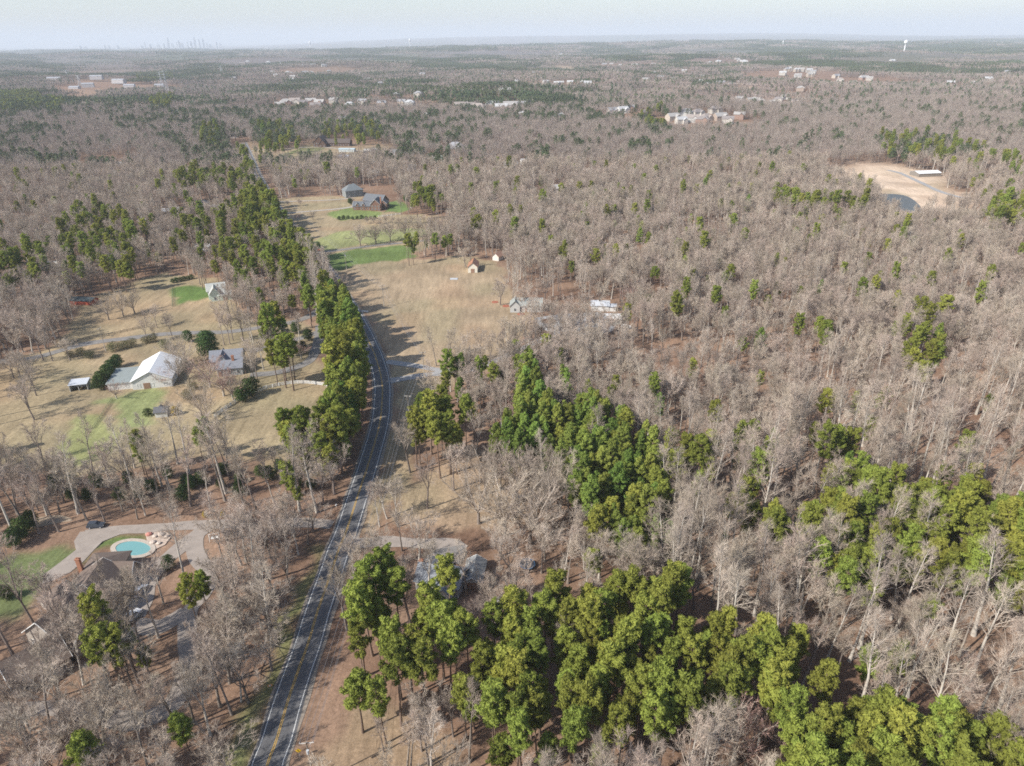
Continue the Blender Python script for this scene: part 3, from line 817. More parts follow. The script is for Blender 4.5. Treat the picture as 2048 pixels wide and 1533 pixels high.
def building(name, label, cat, pos, rz, wings, wall=WHITE, roof=GREYR, wk='plain', rk='shingle', win=2, chim=(), door=None, clear=None, group=None, trim=False, front=0.0):
    """pos: ground point; wings: (ox, oy, w, d, rz, wall height, roof height, kind)"""
    x, y = float(pos[0]), float(pos[1]); z = tz((x, y))
    root = thing(name, label, cat, (x, y, z), math.radians(rz), group)
    wm = hm(wall, .85, wk); rm = hm(roof, .85, rk)
    big = 0
    for i, (ox, oy, w, d, r, h, rh, kd) in enumerate(wings):
        ra = math.radians(r)
        if h > 0:
            link('wall', wall_mesh(w, d, h, rh, kd).mesh('wall', wm), root, (ox, oy, .0), ra)
        link('roof', roof_mesh(w, d, h, rh, kd).mesh('roof', rm), root, (ox, oy, .012 * i), ra)
        if trim and kd == 'gable':
            for sx in (-1, 1):
                mb = MB(); xx = sx * (w / 2 + .47); y0 = d / 2 + .45; e = h - rh / (d / 2) * .45
                for sy in (-1, 1):
                    mb.tube([(xx, sy * y0, e + .08), (xx, 0, h + rh + .08)], .13, 4)
                link('trim', mb.mesh('trim', hm(WHITE)), root, (ox, oy, .012 * i), ra)
        big = max(big, math.hypot(ox, oy) + math.hypot(w, d) / 2)
        if win and h > 0:
            ca, sa = math.cos(ra), math.sin(ra)
            for (ax, ay, ang, ln) in ((0, -d / 2, 0, w), (0, d / 2, math.pi, w), (w / 2, 0, math.pi / 2, d), (-w / 2, 0, -math.pi / 2, d)):
                n = int(ln / (3.1 if win == 2 else 4.5))
                for fl in range(2 if h > 4.8 else 1):
                    for k in range(n):
                        s = (k + .5) / n * ln - ln / 2
                        lx = ax + (s if ay else 0) ; ly = ay + (s if ax else 0)
                        if ay > 0 and win < 2: continue
                        zz = 1.5 + 2.8 * fl
                        if zz + .75 > h: zz = h - .85
                        ex = .03 * (1 if ax > 0 else -1 if ax < 0 else 0); ey = .03 * (1 if ay > 0 else -1 if ay < 0 else 0)
                        window_part(root, ox + (lx + ex) * ca - (ly + ey) * sa, oy + (lx + ex) * sa + (ly + ey) * ca, zz, ra + ang, 1.15, min(1.4, h - 1.1), win == 2)
    for (ox, oy, h) in chim:
        mb = MB(); mb.box((0, 0, h / 2), (1.0, .8, h)); mb.box((0, 0, h + .1), (1.2, 1.0, .25)); mb.box((-.22, 0, h + .35), (.3, .3, .3)); mb.box((.22, 0, h + .35), (.3, .3, .3))
        link('chimney', mb.mesh('chimney', hm((.45, .22, .14), .9, 'brick')), root, (ox, oy, 0))
    if door:
        ox, oy, r, w, h = door
        mb = MB(); mb.box((0, 0, h / 2), (w, .1, h)); mb.box((0, -.04, h * .5), (w * .8, .06, h * .8)); mb.box((w * .38, -.09, h * .48), (.08, .08, .12))
        link('door', mb.mesh('door', hm((.32, .2, .14))), root, (ox, oy, 0), math.radians(r))
    c = clear if clear is not None else big + 3.5
    if c > 0:
        u = unit(np.array([x, y, 0.]))[:2] * front
        HOUSE_CLEAR.append((x - u[0], y - u[1], c))
    return root


def build_houses():
    B = building
    Gp = lambda a, b, z=0: G(a, b, z)
    # --- white-roofed barn with its low grey wing
    B('barn', 'white barn with a bright white metal roof and low grey side wing', 'barn', (-147.5, 264.5), 102,
      [(0, 0, 20.5, 15, 0, 3.6, 3.6, 'gable'), (-1.5, 12.2, 14.5, 9.5, 0, 2.9, .5, 'flat')], WHITE, (.80, .80, .80), rk='metal', win=1, door=(-10.3, 2, -90, 2.6, 2.5), clear=15)
    link('wing_roof', roof_mesh(14.5, 9.5, 2.9, 0, 'flat').mesh('wing_roof', hm((.27, .30, .29), .9)), bpy.data.objects['barn'], (-1.5, 12.2, .18))
    # --- grey house with the brick chimney
    B('house', 'grey-roofed house with a steep front dormer and brick chimney', 'house', Gp(455, 728, 2), 12,
      [(0, 3, 13, 8, 0, 4.2, 3.2, 'gable'), (2, -4.5, 10, 7, 0, 3.4, 2.2, 'gable'), (-1.5, 1.2, 7, 4.2, 90, 4.4, 3.0, 'gable')], (.42, .43, .42), (.25, .26, .29), win=2, chim=[(3.5, -4.8, 7.4)], door=(-2, -8.1, 0, 1.1, 2.1), clear=11)
    B('carport', 'small open carport with a pale corrugated roof in the brown pasture', 'carport', Gp(162, 777), 14,
      [(0, 2.2, 6.4, .35, 0, 2.6, 0, 'flat'), (0, 0, 6.8, 4.6, 0, 0, 0, 'none')][:1], (.62, .62, .60), (.55, .57, .6), win=0, clear=6)
    cp = bpy.data.objects['carport']
    link('roof', roof_mesh(6.6, 4.8, 2.7, .5, 'shed', .2).mesh('roof', hm((.55, .57, .60), .5, 'metal')), cp, (0, 0, .05))
    for sx in (-3.2, 0, 3.2):
        mb = MB(); mb.box((0, 0, 1.3), (.16, .16, 2.6)); link('post', mb.mesh('post', hm(WHITE)), cp, (sx, -2.2, 0))
    mb = MB(); mb.box((0, 0, 1.25), (.08, 4.4, 2.5)); sm = mb.mesh('side_panel', hm((.6, .6, .58)))
    link('side_panel', sm, cp, (-3.25, 0, 0)); link('side_panel', sm, cp, (3.25, 0, 0))
    B('garden_shed', 'tiny white shed with dark grey roof beside a yellow shrub', 'shed', Gp(326, 830), 10,
      [(0, 0, 4.2, 3.6, 0, 2.3, 1.2, 'gable'), (-.8, 1.6, 1.6, 1.8, 90, 2.3, .8, 'gable')], (.62, .62, .58), (.15, .15, .16), win=1, clear=4.5)
    # --- estate with the pool
    e = B('large_house', 'large rambling brown-roofed house with several white-trimmed gables by the pool', 'house', (-104.5, 131), 0,
      [(-1.2, 10.8, 9, 10, 5, 4.6, 2.1, 'hip'), (.5, 3, 12, 9.5, 92, 4.8, 3.4, 'gable'), (-1.2, -7, 12, 11, 72, 4.2, 4.4, 'gable'), (-1.5, -19, 11, 9.5, 50, 3.6, 3.8, 'gable'),
       (4.2, 9.5, 6, 4, 0, 4.6, 2.2, 'gable'), (4.4, 0, 6, 4, 0, 4.4, 2.2, 'gable'), (3.5, -13, 5, 4, -20, 3.8, 2.2, 'gable'), (-7.5, 2, 7, 8, 60, 3.0, 2.6, 'hip')],
      (.42, .37, .32), BROWNR, win=2, chim=[(-6, 9, 8.2)], trim=True, clear=0)
    for q in ((-104.5, 144, 7.5), (-104, 134, 7.5), (-105.5, 124, 8), (-106, 112, 7.5), (-112, 133, 5)): HOUSE_CLEAR.append(q)
    # --- house by the pale drive
    B('house', 'grey-roofed house half hidden by pines with an orange brick chimney', 'house', (-18.5, 138.5), -16,
      [(0, 0, 11.5, 7.5, 0, 3.2, 2.6, 'gable'), (-4, 3.2, 5, 4, 90, 3.0, 1.6, 'gable'), (3, -4, 5, 3.5, 90, 3.0, 1.5, 'gable')], (.55, .53, .5), (.27, .285, .31), win=2, chim=[(-5.6, .5, 6.0)], door=(0, -3.8, 0, 1, 2.1), clear=8)
    B('garage', 'grey-roofed garage behind the house with the orange chimney', 'garage', Gp(949, 1142, 2.5), 84,
      [(0, 0, 8, 4.6, 0, 2.6, 1.5, 'gable')], (.5, .49, .47), (.30, .31, .31), win=0, trim=True, door=(-4.05, 0, -90, 2.8, 2.2), clear=6)
    B('garden_shed', 'tiny flat-roofed backyard shed at the edge of the lower pines', 'shed', Gp(1006, 1222), 0, [(0, 0, 3.4, 2.8, 0, 2.2, .3, 'shed')], (.22, .12, .09), (.36, .37, .35), win=0, clear=4)
    # --- farmhouse group in the middle
    B('farmhouse', 'white-sided farmhouse with a weathered grey-green roof past the big field', 'house', Gp(1056, 620), -3,
      [(1, 1, 12.5, 8, 0, 3.4, 2.8, 'gable'), (-6.5, 0, 7.5, 5, 90, 3.6, 2.4, 'gable')], (.52, .52, .50), (.34, .36, .34), win=2, chim=[], door=(-1, -3.1, 0, 1, 2.1), clear=10, front=6)
    B('outbuilding', 'white outbuilding with a dull metal roof beyond the gravel yard', 'outbuilding', Gp(1200, 618), -8, [(0, 0, 9, 6.5, 0, 3, 1.6, 'gable'), (6, -1, 4, 4, 0, 2.6, .8, 'gable')], WHITE, (.5, .52, .55), rk='metal', win=1, clear=7, front=8)
    B('shelter', 'flat white-roofed shelter at the edge of the woods', 'shelter', Gp(1226, 645), -6, [(0, 0, 7.5, 5.6, 0, 2.8, .5, 'shed')], (.55, .54, .5), (.76, .76, .74), rk='metal', win=0, clear=6, front=10)
    B('small_barn', 'narrow white barn with a rusty orange roof at the top of the field', 'barn', Gp(947, 540), 88, [(0, 0, 11, 5.6, 0, 3.6, 2.4, 'gable')], (.72, .68, .58), (.40, .20, .12), rk='metal', win=0, door=(-5.55, 0, -90, 2.2, 2.4), clear=7)
    B('cabin', 'small rusty-roofed white cabin in the trees behind the field', 'cabin', Gp(996, 519), 60, [(0, 0, 6, 4.5, 0, 2.8, 2, 'gable')], (.7, .66, .6), (.42, .25, .18), rk='metal', win=0, clear=6, front=4)
    # --- left middle distance
    B('stable', 'long low stable with a dark roof and red-painted stalls', 'stable', Gp(170, 606), -10, [(0, 0, 13, 5.5, 0, 2.3, 1.0, 'gable')], (.34, .08, .05), (.06, .08, .09), win=0, clear=9)
    B('house', 'pale green house with tall white gables by the bright lawn', 'house', Gp(436, 594), 20, [(0, 0, 9, 7, 0, 5, 3, 'gable'), (-1, -4, 6, 5, 90, 4.4, 3.2, 'gable'), (4, -4.5, 6, 5, 0, 3, 1.6, 'gable')], (.58, .66, .56), (.46, .47, .44), win=2, trim=True, clear=10, door=(4, -7.1, 0, 2.2, 2.2))
    B('equipment_shed', 'white-roofed equipment shed with its shaded opening painted as dark walls beyond the left pines', 'shed', Gp(345, 429), 26, [(0, 0, 14, 8, 0, 3.6, .9, 'shed')], (.16, .14, .13), (.68, .70, .72), rk='metal', win=0, clear=11, front=9)  # walls are closed; their dark colour stands in for the shaded opening
    B('long_barn', 'long low barn with a pale metal roof near the hilltop pines', 'barn', Gp(430, 420), 14, [(0, 0, 28, 9, 0, 3.2, 1.4, 'gable')], (.62, .6, .57), (.62, .63, .64), rk='metal', win=1, clear=17, front=10)
    B('pavilion', 'dark-roofed pavilion beside the long pale barn', 'pavilion', Gp(408, 412), 10, [(0, 0, 10, 7, 0, 3, 2, 'hip')], (.2, .18, .16), (.14, .14, .15), win=0, clear=8)
    B('house', 'low grey house glimpsed between the pines left of the road', 'house', Gp(392, 462), 20, [(0, 0, 14, 8, 0, 3, 2, 'gable')], (.5, .49, .47), (.4, .4, .41), win=1, clear=10, front=4)
    B('house', 'white-walled house under the pines near the lane', 'house', Gp(408, 500), 10, [(0, 0, 9, 6, 0, 2.8, 1.5, 'gable')], WHITE, (.62, .63, .65), win=1, clear=8, front=5)
    B('house', 'pale house behind the tall trees at the left edge', 'house', Gp(108, 538), 0, [(0, 0, 12, 7, 0, 3, 2, 'gable')], (.66, .63, .58), (.58, .56, .53), win=1, clear=8, front=5)
    # --- brick house and its neighbours
    bh = B('brick_house', 'big brick house with slate roof, front gable and dormered wing', 'house', (-116, 588), -4,
      [(3, 12, 22, 13, -22, 6.2, 5.4, 'gable'), (-7, -2, 17, 9, 0, 3.8, 3.6, 'gable'), (7.5, -2.5, 14, 9.5, 90, 6.2, 4.6, 'gable'), (13, 3, 8, 7, 90, 5.4, 3.2, 'gable'), (-11, -5, 3.5, 2.6, 90, 5.2, 1.4, 'gable'), (-5, -5, 3.5, 2.6, 90, 5.2, 1.4, 'gable')],
      BRICK, SLATE, wk='brick', win=2, chim=[(12.4, -6.5, 12.5)], trim=True, clear=25, front=8, door=(1, -6.6, 0, 1.3, 2.2))
    bh.scale = (.85, .85, .85)
    B('house', 'dark-roofed house shaded by trees behind the brick house', 'house', G(706, 392), 30, [(0, 0, 16, 11, 0, 6, 4.5, 'hip'), (4, 8, 9, 8, 0, 5.5, 4, 'hip')], (.22, .24, .24), (.20, .22, .23), win=1, clear=14, front=6)
    B('lodge', 'dark brown lodge with a huge front gable on the far rise', 'lodge', G(664, 292), -4,
      [(8, 4, 34, 13, 0, 4.2, 4.6, 'gable'), (-14, 2, 22, 17, 90, 5.5, 7.5, 'gable'), (-9, -6, 12, 9, 90, 4.2, 5, 'gable')], (.12, .075, .055), (.13, .105, .095), win=2, clear=30, front=22)
    B('metal_shed', 'long blue-grey metal shed just below the dark lodge', 'shed', G(695, 303), -6, [(0, 0, 20, 8, 0, 3, 1.2, 'gable')], (.6, .66, .66), (.42, .50, .52), rk='metal', win=1, clear=14, front=14)
    B('metal_shed', 'small shed with a shiny blue roof in the far tan field', 'shed', G(688, 317), -4, [(0, 0, 12, 6, 0, 2.8, .8, 'shed')], (.2, .2, .21), (.50, .56, .64), rk='metal', win=0, clear=9, front=14)
    B('house', 'white house with a blue-grey roof right of the far campers', 'house', G(798, 309), -4, [(0, 0, 22, 10, 0, 3.2, 2.6, 'gable'), (12, 4, 12, 9, 90, 3.2, 2.4, 'gable')], (.66, .68, .68), (.38, .42, .44), win=1, clear=18, front=16)
    B('hip_roofed_house', 'square brick house with a big grey hip roof in the woods', 'house', G(911, 303), -4, [(0, 0, 27, 20, 0, 5, 6.5, 'hip')], (.42, .29, .23), (.36, .36, .38), wk='brick', win=2, clear=19, front=14)
    for i, (a, b, w, rz, wc, rc, lb) in enumerate([(820, 342, 11, 60, WHITE, GREYR, 'tall white house seen through bare trees beyond the dark evergreens'), (1015, 334, 22, 0, (.6, .6, .56), (.42, .42, .42), 'long pale ranch house among bare trees'),
        (1052, 330, 12, 20, WHITE, (.5, .5, .5), 'small white house right of the long ranch house'), (1180, 349, 16, -15, (.46, .38, .30), (.42, .36, .30), 'tan-roofed house at the wood edge'),
        (468, 276, 12, 20, (.68, .62, .56), (.5, .47, .44), 'cream house left of the tall roadside pines'), (572, 283, 12, 0, WHITE, (.6, .6, .6), 'small white house peeping between tall far pines'),
        (985, 296, 14, 10, (.5, .5, .48), (.33, .34, .35), 'grey house hidden in the bare woods'), (748, 352, 14, 40, (.5, .45, .4), (.4, .38, .36), 'brown house in the trees behind the dark-roofed house'),
        (870, 322, 18, -10, (.5, .5, .48), (.42, .43, .42), 'low grey house with a wide forecourt'), (1110, 385, 12, 15, (.64, .62, .6), (.45, .44, .44), 'lone pale house deep in the leafless woods'),
        (95, 352, 9, 10, (.6, .58, .55), (.5, .5, .5), 'pale shed by the dirt clearing'), (240, 335, 16, 10, (.55, .53, .5), (.55, .55, .54), 'long greyish shed beside the dirt clearing')]):
        B('house', lb, 'house', G(a, b), rz, [(0, 0, w, 8.5, 0, 4.2 if w < 13 else 3.2, 2.8, 'gable')], wc, rc, win=1, clear=w * .8 + 2, front=10)
    B('shelter', 'broad flat shelter with a white roof over the sandy clearing', 'shelter', G(1850, 351), 8, [(0, 0, 24, 14, 0, 3.2, 1.6, 'gable')], (.25, .22, .19), (.78, .78, .77), rk='metal', win=0, clear=17, front=8)
    # --- clusters of far houses
    PALE = [(.62, .58, .52), (.72, .71, .68), (.5, .4, .33), (.44, .30, .24), (.6, .52, .44), (.7, .66, .6)]; RO = [(.33, .33, .34), (.28, .25, .24), (.42, .40, .38), (.36, .31, .28), (.5, .5, .5)]
    WN = {0: 'cream', 1: 'white', 2: 'tan', 3: 'brick', 4: 'beige', 5: 'pale'}; RNm = ['grey', 'brown', 'light grey', 'tan', 'pale']
    def cluster(pts, phrase, size=(15, 20), clear=36, front=50, tall=7, bright=False, town=None):
        pts = sorted(pts)
        for i, (a, b) in enumerate(pts):
            wi = R.choice((0, 1, 2, 4, 5)) if bright else R.randrange(6); ri = R.choice((0, 2, 4, 4)) if bright else R.randrange(5)
            w = R.uniform(*size); p = G(a, b)
            kd = R.choice(('hip', 'gable', 'gable'))
            o = ORD[min(i, 19)] or 'first '
            lb = f"{WN[wi]} house, {RNm[ri]} roof, {o.strip()} from left {phrase}"
            B('distant_house', lb, 'house', p, R.uniform(-30, 30), [(0, 0, w, w * .62, 0, tall, w * .22, kd), (w * .2, -w * .25, w * .5, w * .42, 90, tall * .9, w * .16, 'gable')], tuple(c * (.68 if bright else .8) for c in PALE[wi]), RO[ri], win=0, clear=clear, front=front, group='houses ' + phrase)
        if town:
            q = P(pts); c = q.mean(0); u = c / np.hypot(*c); TOWN.append((c[0] - u[0] * town * .45, c[1] - u[1] * town * .45, town))
    cluster([(1345, 236), (1362, 247), (1385, 238), (1412, 234), (1440, 236), (1372, 228), (1405, 246), (1455, 246), (1478, 236), (1430, 226), (1395, 228)], 'along the near edge of the right woods', (17, 22))
    cluster([(1480, 212), (1502, 207), (1523, 198), (1545, 193), (1570, 187), (1590, 196), (1515, 186), (1555, 205), (1600, 183), (1478, 202)], 'climbing behind the smooth right woods', (17, 22))
    cluster([(1418, 175), (1440, 172), (1462, 175), (1482, 170), (1400, 168), (1500, 176)], 'in the gap right of centre', (20, 26), 22, 40)
    cluster([(1290, 232), (1245, 226), (1262, 222), (1225, 228)], 'left of the pine clump', (16, 20))
    cluster([(922, 205), (940, 210), (958, 203), (985, 199), (1003, 206), (1020, 201), (1040, 207), (1060, 203), (935, 190), (1010, 190)], 'on the central ridge', (20, 28), 22, 24)
    cluster([(572, 208), (590, 205), (606, 209), (622, 204), (640, 209), (560, 215), (632, 217)], 'left of the central ridge', (18, 24), 20, 24)
    cluster([(272, 226), (298, 222), (318, 229), (340, 222), (365, 232), (385, 226)], 'scattered below the lattice pylon', (14, 20), 18, 22)
    cluster([(855, 240), (1045, 236), (690, 246), (700, 215), (765, 212), (1120, 240)], 'scattered through the middle woods', (18, 24), 18, 20)
    def rows(x0, x1, y0, y1, n, phrase, **k):
        cluster([(R.uniform(x0, x1), R.uniform(y0, y1)) for _ in range(n)], phrase, **k)
    rows(1195, 1320, 124, 134, 11, 'on the ridge above the right woods', size=(22, 30), clear=0, tall=8, bright=True, town=240)
    rows(1420, 1520, 118, 128, 13, 'in the bright far estate', size=(22, 30), clear=0, tall=9, bright=True, town=300)
    rows(1480, 1580, 104, 112, 14, 'in the farthest bright estate', size=(20, 28), clear=0, tall=10, bright=True, town=420)
    rows(1560, 1650, 140, 150, 11, 'in the row of white houses', size=(18, 24), clear=0, tall=8, bright=True, town=200)
    rows(1720, 1790, 116, 122, 10, 'below the water tower', size=(22, 30), clear=0, tall=9, bright=True, town=260)
    rows(480, 610, 120, 130, 14, 'in the far left suburb', size=(24, 32), clear=0, tall=9, bright=True, town=320)
    rows(880, 980, 104, 110, 13, 'in the pale far estate', size=(20, 28), clear=0, tall=11, bright=True, town=420)
    rows(610, 660, 134, 141, 7, 'above the left suburb', size=(22, 28), clear=0, tall=8, bright=True, town=200)
    rows(1660, 1740, 162, 170, 8, 'by the far right pines', size=(18, 24), clear=0, tall=7, bright=False, town=170)
    for x0, x1, y0, y1, n, ph in [(430, 700, 97, 116, 16, 'in the hazy far left suburb'), (1000, 1200, 148, 172, 9, 'in the central far woods'), (690, 860, 148, 178, 9, 'left of the central far woods'), (1100, 1300, 94, 108, 14, 'near the far ridge'),
            (1650, 1920, 92, 108, 16, 'around the water tower'), (90, 420, 106, 132, 12, 'above the apartment blocks'), (1850, 2040, 138, 178, 9, 'at the far right edge'), (640, 850, 182, 212, 8, 'behind the dark lodge'), (1250, 1420, 142, 165, 9, 'below the bright far ridge'), (430, 640, 140, 190, 10, 'right of the tall pylon')]:
        rows(x0, x1, y0, y1, n, ph, size=(16, 22) if y0 > 130 else (20, 30), clear=42 if y0 > 130 else 80, front=45 if y0 > 130 else 95, tall=8 if y0 > 130 else 12, bright=True)
    for i, (a, b, w) in enumerate([(175, 166, 34), (195, 163, 40), (238, 164, 44), (258, 168, 34), (110, 165, 44), (150, 178, 30), (320, 176, 30)]):
        B('apartment_block', ['grey apartment block left of the tan field', 'wide grey apartment block above the tan field', 'largest pale block beyond the tan field', 'white block right of the tan field', 'low pale warehouse near the left pine plantation', 'white shed roof beside the dark pine clump', 'pale long building at the foot of the pylon'][i], 'building',
          G(a, b), R.uniform(-10, 20), [(0, 0, w, 18, 0, 11 if i < 4 else 6, 3, 'gable')], (.48, .46, .46), (.40, .41, .44), win=1 if i < 4 else 0, clear=0, front=30)
        q = G(a, b); TOWN.append((q[0], q[1] - 40, 95)); HOUSE_CLEAR.append((q[0], q[1] - 20, 60))


# ------------------------------------------------------------------ vehicles, fences, poles and the rest
def vehicle(name, label, cat, pos, rz, col, kind='suv'):
    L_, W2, = (5.4, 1.95) if kind == 'pickup' else (4.7, 1.85)
    root = thing(name, label, cat, (pos[0], pos[1], tz(pos) + .05), math.radians(rz))
    mb = MB()
    prof = {'suv': [(-2.3, .35), (-2.35, .95), (-2.15, 1.1), (1.1, 1.12), (2.2, .95), (2.35, .7), (2.3, .35)],
            'pickup': [(-2.7, .4), (-2.7, 1.1), (-.5, 1.12), (1.3, 1.15), (2.55, 1.02), (2.7, .75), (2.65, .4)]}[kind]
    n = len(prof); w = W2 / 2
    v = [(a, -w, b) for a, b in prof] + [(a, w, b) for a, b in prof]
    mb.add(v, [tuple(range(n)), tuple(range(2 * n - 1, n - 1, -1))] + [(i, i + n, (i + 1) % n + n, (i + 1) % n) for i in range(n)])
    link('body', mb.mesh('body', hm(col, .3)), root)
    cab = {'suv': [(-2.1, 1.1), (-1.8, 1.66), (.35, 1.7), (1.15, 1.12)], 'pickup': [(-.75, 1.12), (-.6, 1.75), (.75, 1.78), (1.45, 1.14)]}[kind]
    mb = MB(); wi = w - .18
    v = [(a, -(w - .06) if b < 1.3 else -wi, b) for a, b in cab] + [(a, (w - .06) if b < 1.3 else wi, b) for a, b in cab]
    mb.add(v, [(0, 1, 2, 3), (7, 6, 5, 4), (0, 4, 5, 1), (2, 6, 7, 3)])
    link('glasshouse', mb.mesh('glasshouse', hm(GLASS, kind='glass')), root)
    mb = MB(); mb.box(((cab[1][0] + cab[2][0]) / 2, 0, cab[2][1] + .01), (cab[2][0] - cab[1][0] + .1, 2 * wi + .06, .07)); link('roof', mb.mesh('roof', hm(col, .3)), root)
    if kind == 'pickup':
        mb = MB(); mb.box((-1.7, 0, 1.125), (1.8, W2 - .3, .03)); link('bed', mb.mesh('bed', hm((.06, .06, .065))), root)
    mb = MB(); mb.tube([(0, -.12, 0), (0, .12, 0)], .36, 12, cap=True); wm = mb.mesh('wheel', hm((.03, .03, .03)))
    mb = MB(); mb.tube([(0, -.13, 0), (0, .13, 0)], .2, 10, cap=True); rm = mb.mesh('rim', hm((.5, .5, .52), .4))
    for sx in (-1.45, 1.5):
        for sy in (-1, 1):
            q = link('wheel', wm, root, (sx, sy * (w - .08), .36)); link('rim', rm, q)
    mb = MB(); mb.box((0, 0, 0), (.06, .35, .16)); hl = mb.mesh('headlight', hm((.8, .8, .78), .2))
    for sy in (-1, 1): link('headlight', hl, root, (prof[-2][0] - .02, sy * (w - .3), .78))
    return root


def camper(label, pos, rz, ln=7.0):
    root = thing('camper', label, 'camper', (pos[0], pos[1], tz(pos)), math.radians(rz))
    mb = MB(); mb.box((0, 0, 1.75), (ln, 2.4, 2.3)); mb.box((0, 0, 2.97), (ln - .3, 2.2, .14)); link('body', mb.mesh('body', hm((.72, .72, .70), .5)), root)
    for s in (-.28, .05, .33):
        mb = MB(); mb.box((0, 0, 0), (.9, .05, .6)); link('window', mb.mesh('window', hm(GLASS, kind='glass')), root, (s * ln, -1.22, 2.0))
    mb = MB(); mb.box((0, 0, 0), (.7, .05, 1.8)); link('door', mb.mesh('door', hm((.6, .6, .58))), root, (.2 * ln, -1.22, 1.6))
    mb = MB(); mb.tube([(0, -.12, 0), (0, .12, 0)], .36, 10, cap=True); w = mb.mesh('wheel', hm((.03, .03, .03)))
    for sx in (-.5, .4):
        for sy in (-1.1, 1.1): link('wheel', w, root, (sx, sy, .36))


def rail_fence(name, label, line, h, rails, col, post_gap, th=.12, cat='fence'):
    """posts and rails, each a part"""
    line = np.asarray(line); seg = np.hypot(*np.diff(line, axis=0).T); s = np.concatenate([[0], np.cumsum(seg)])
    n = max(2, int(s[-1] / post_gap)); d = np.linspace(0, s[-1], n + 1)
    pts = np.column_stack([np.interp(d, s, line[:, 0]), np.interp(d, s, line[:, 1])])
    root = thing(name, label, cat, (pts[0, 0], pts[0, 1], tz(pts[0])))
    mb = MB(); mb.box((0, 0, h / 2), (th, th, h + .1)); pm = mb.mesh('post', hm(col)); rmesh = {}
    for i, p in enumerate(pts):
        link('post', pm, root, (p[0] - pts[0, 0], p[1] - pts[0, 1], 0))
        if i < n:
            q = pts[i + 1]; L_ = math.hypot(*(q - p)); a = math.atan2(q[1] - p[1], q[0] - p[0])
            k = round(L_, 1)
            if k not in rmesh:
                mb = MB(); mb.box((0, 0, 0), (k + .02, .05, th * 1.1)); rmesh[k] = mb.mesh('rail', hm(col))
            for r in range(rails): link('rail', rmesh[k], root, ((p[0] + q[0]) / 2 - pts[0, 0], (p[1] + q[1]) / 2 - pts[0, 1], h * (r + .75) / rails - .05), a)


POLES = []


def pole(top_px, h, label, rz=0, transformer=False):
    p = G(*top_px, h); POLES.append((p, h, rz))
    root = thing('utility_pole', label, 'utility pole', (p[0], p[1], tz(p)), math.radians(rz))
    wd_ = hm((.42, .37, .31), .9)
    mb = MB(); mb.tube([(0, 0, -.5), (0, 0, h * .5), (0, 0, h)], [.17, .14, .11], 8, cap=True); link('shaft', mb.mesh('shaft', wd_, True), root)
    mb = MB(); mb.box((0, .16, h - .5), (2.6, .12, .14)); mb.tube([(-.9, .16, h - .55), (0, .12, h - 1.3)], .03, 4); mb.tube([(.9, .16, h - .55), (0, .12, h - 1.3)], .03, 4); link('crossarm', mb.mesh('crossarm', hm((.6, .56, .5), .9)), root)
    mb = MB(); mb.tube([(0, 0, 0), (0, 0, .12), (0, 0, .24)], [.05, .09, .04], 8, cap=True); im = mb.mesh('insulator', hm((.6, .6, .6), .3))
    for x in (-1.2, 0, 1.2): link('insulator', im, root, (x, .16, h - .43))
    if transformer:
        mb = MB(); mb.tube([(0, 0, 0), (0, 0, .9)], .26, 10, cap=True); link('transformer', mb.mesh('transformer', hm((.5, .52, .53), .5)), root, (.1, -.42, h - 2.6))
    return root


def wires(i, j, label):
    (p, h1, r1), (q, h2, r2) = POLES[i], POLES[j]
    root = thing('power_line', label, 'power line', (p[0], p[1], tz(p) + h1))
    a1, a2 = math.radians(r1), math.radians(r2); m = hm((.42, .42, .44), .5)
    for o, dz in ((-1.2, -.2), (0, -.2), (1.2, -.2), (.25, -2.2)):
        A = np.array([p[0] + o * math.cos(a1), p[1] + o * math.sin(a1), tz(p) + h1 + dz]); Bq = np.array([q[0] + o * math.cos(a2), q[1] + o * math.sin(a2), tz(q) + h2 + dz])
        t = np.linspace(0, 1, 13)[:, None]; L_ = np.linalg.norm(A - Bq)
        c = A + (Bq - A) * t; c[:, 2] -= (4 * (t * (1 - t)))[:, 0] * L_ * .018
        mb = MB(); mb.tube(c - np.array([p[0], p[1], tz(p) + h1]), .028, 3); link('wire', mb.mesh('wire', m), root)


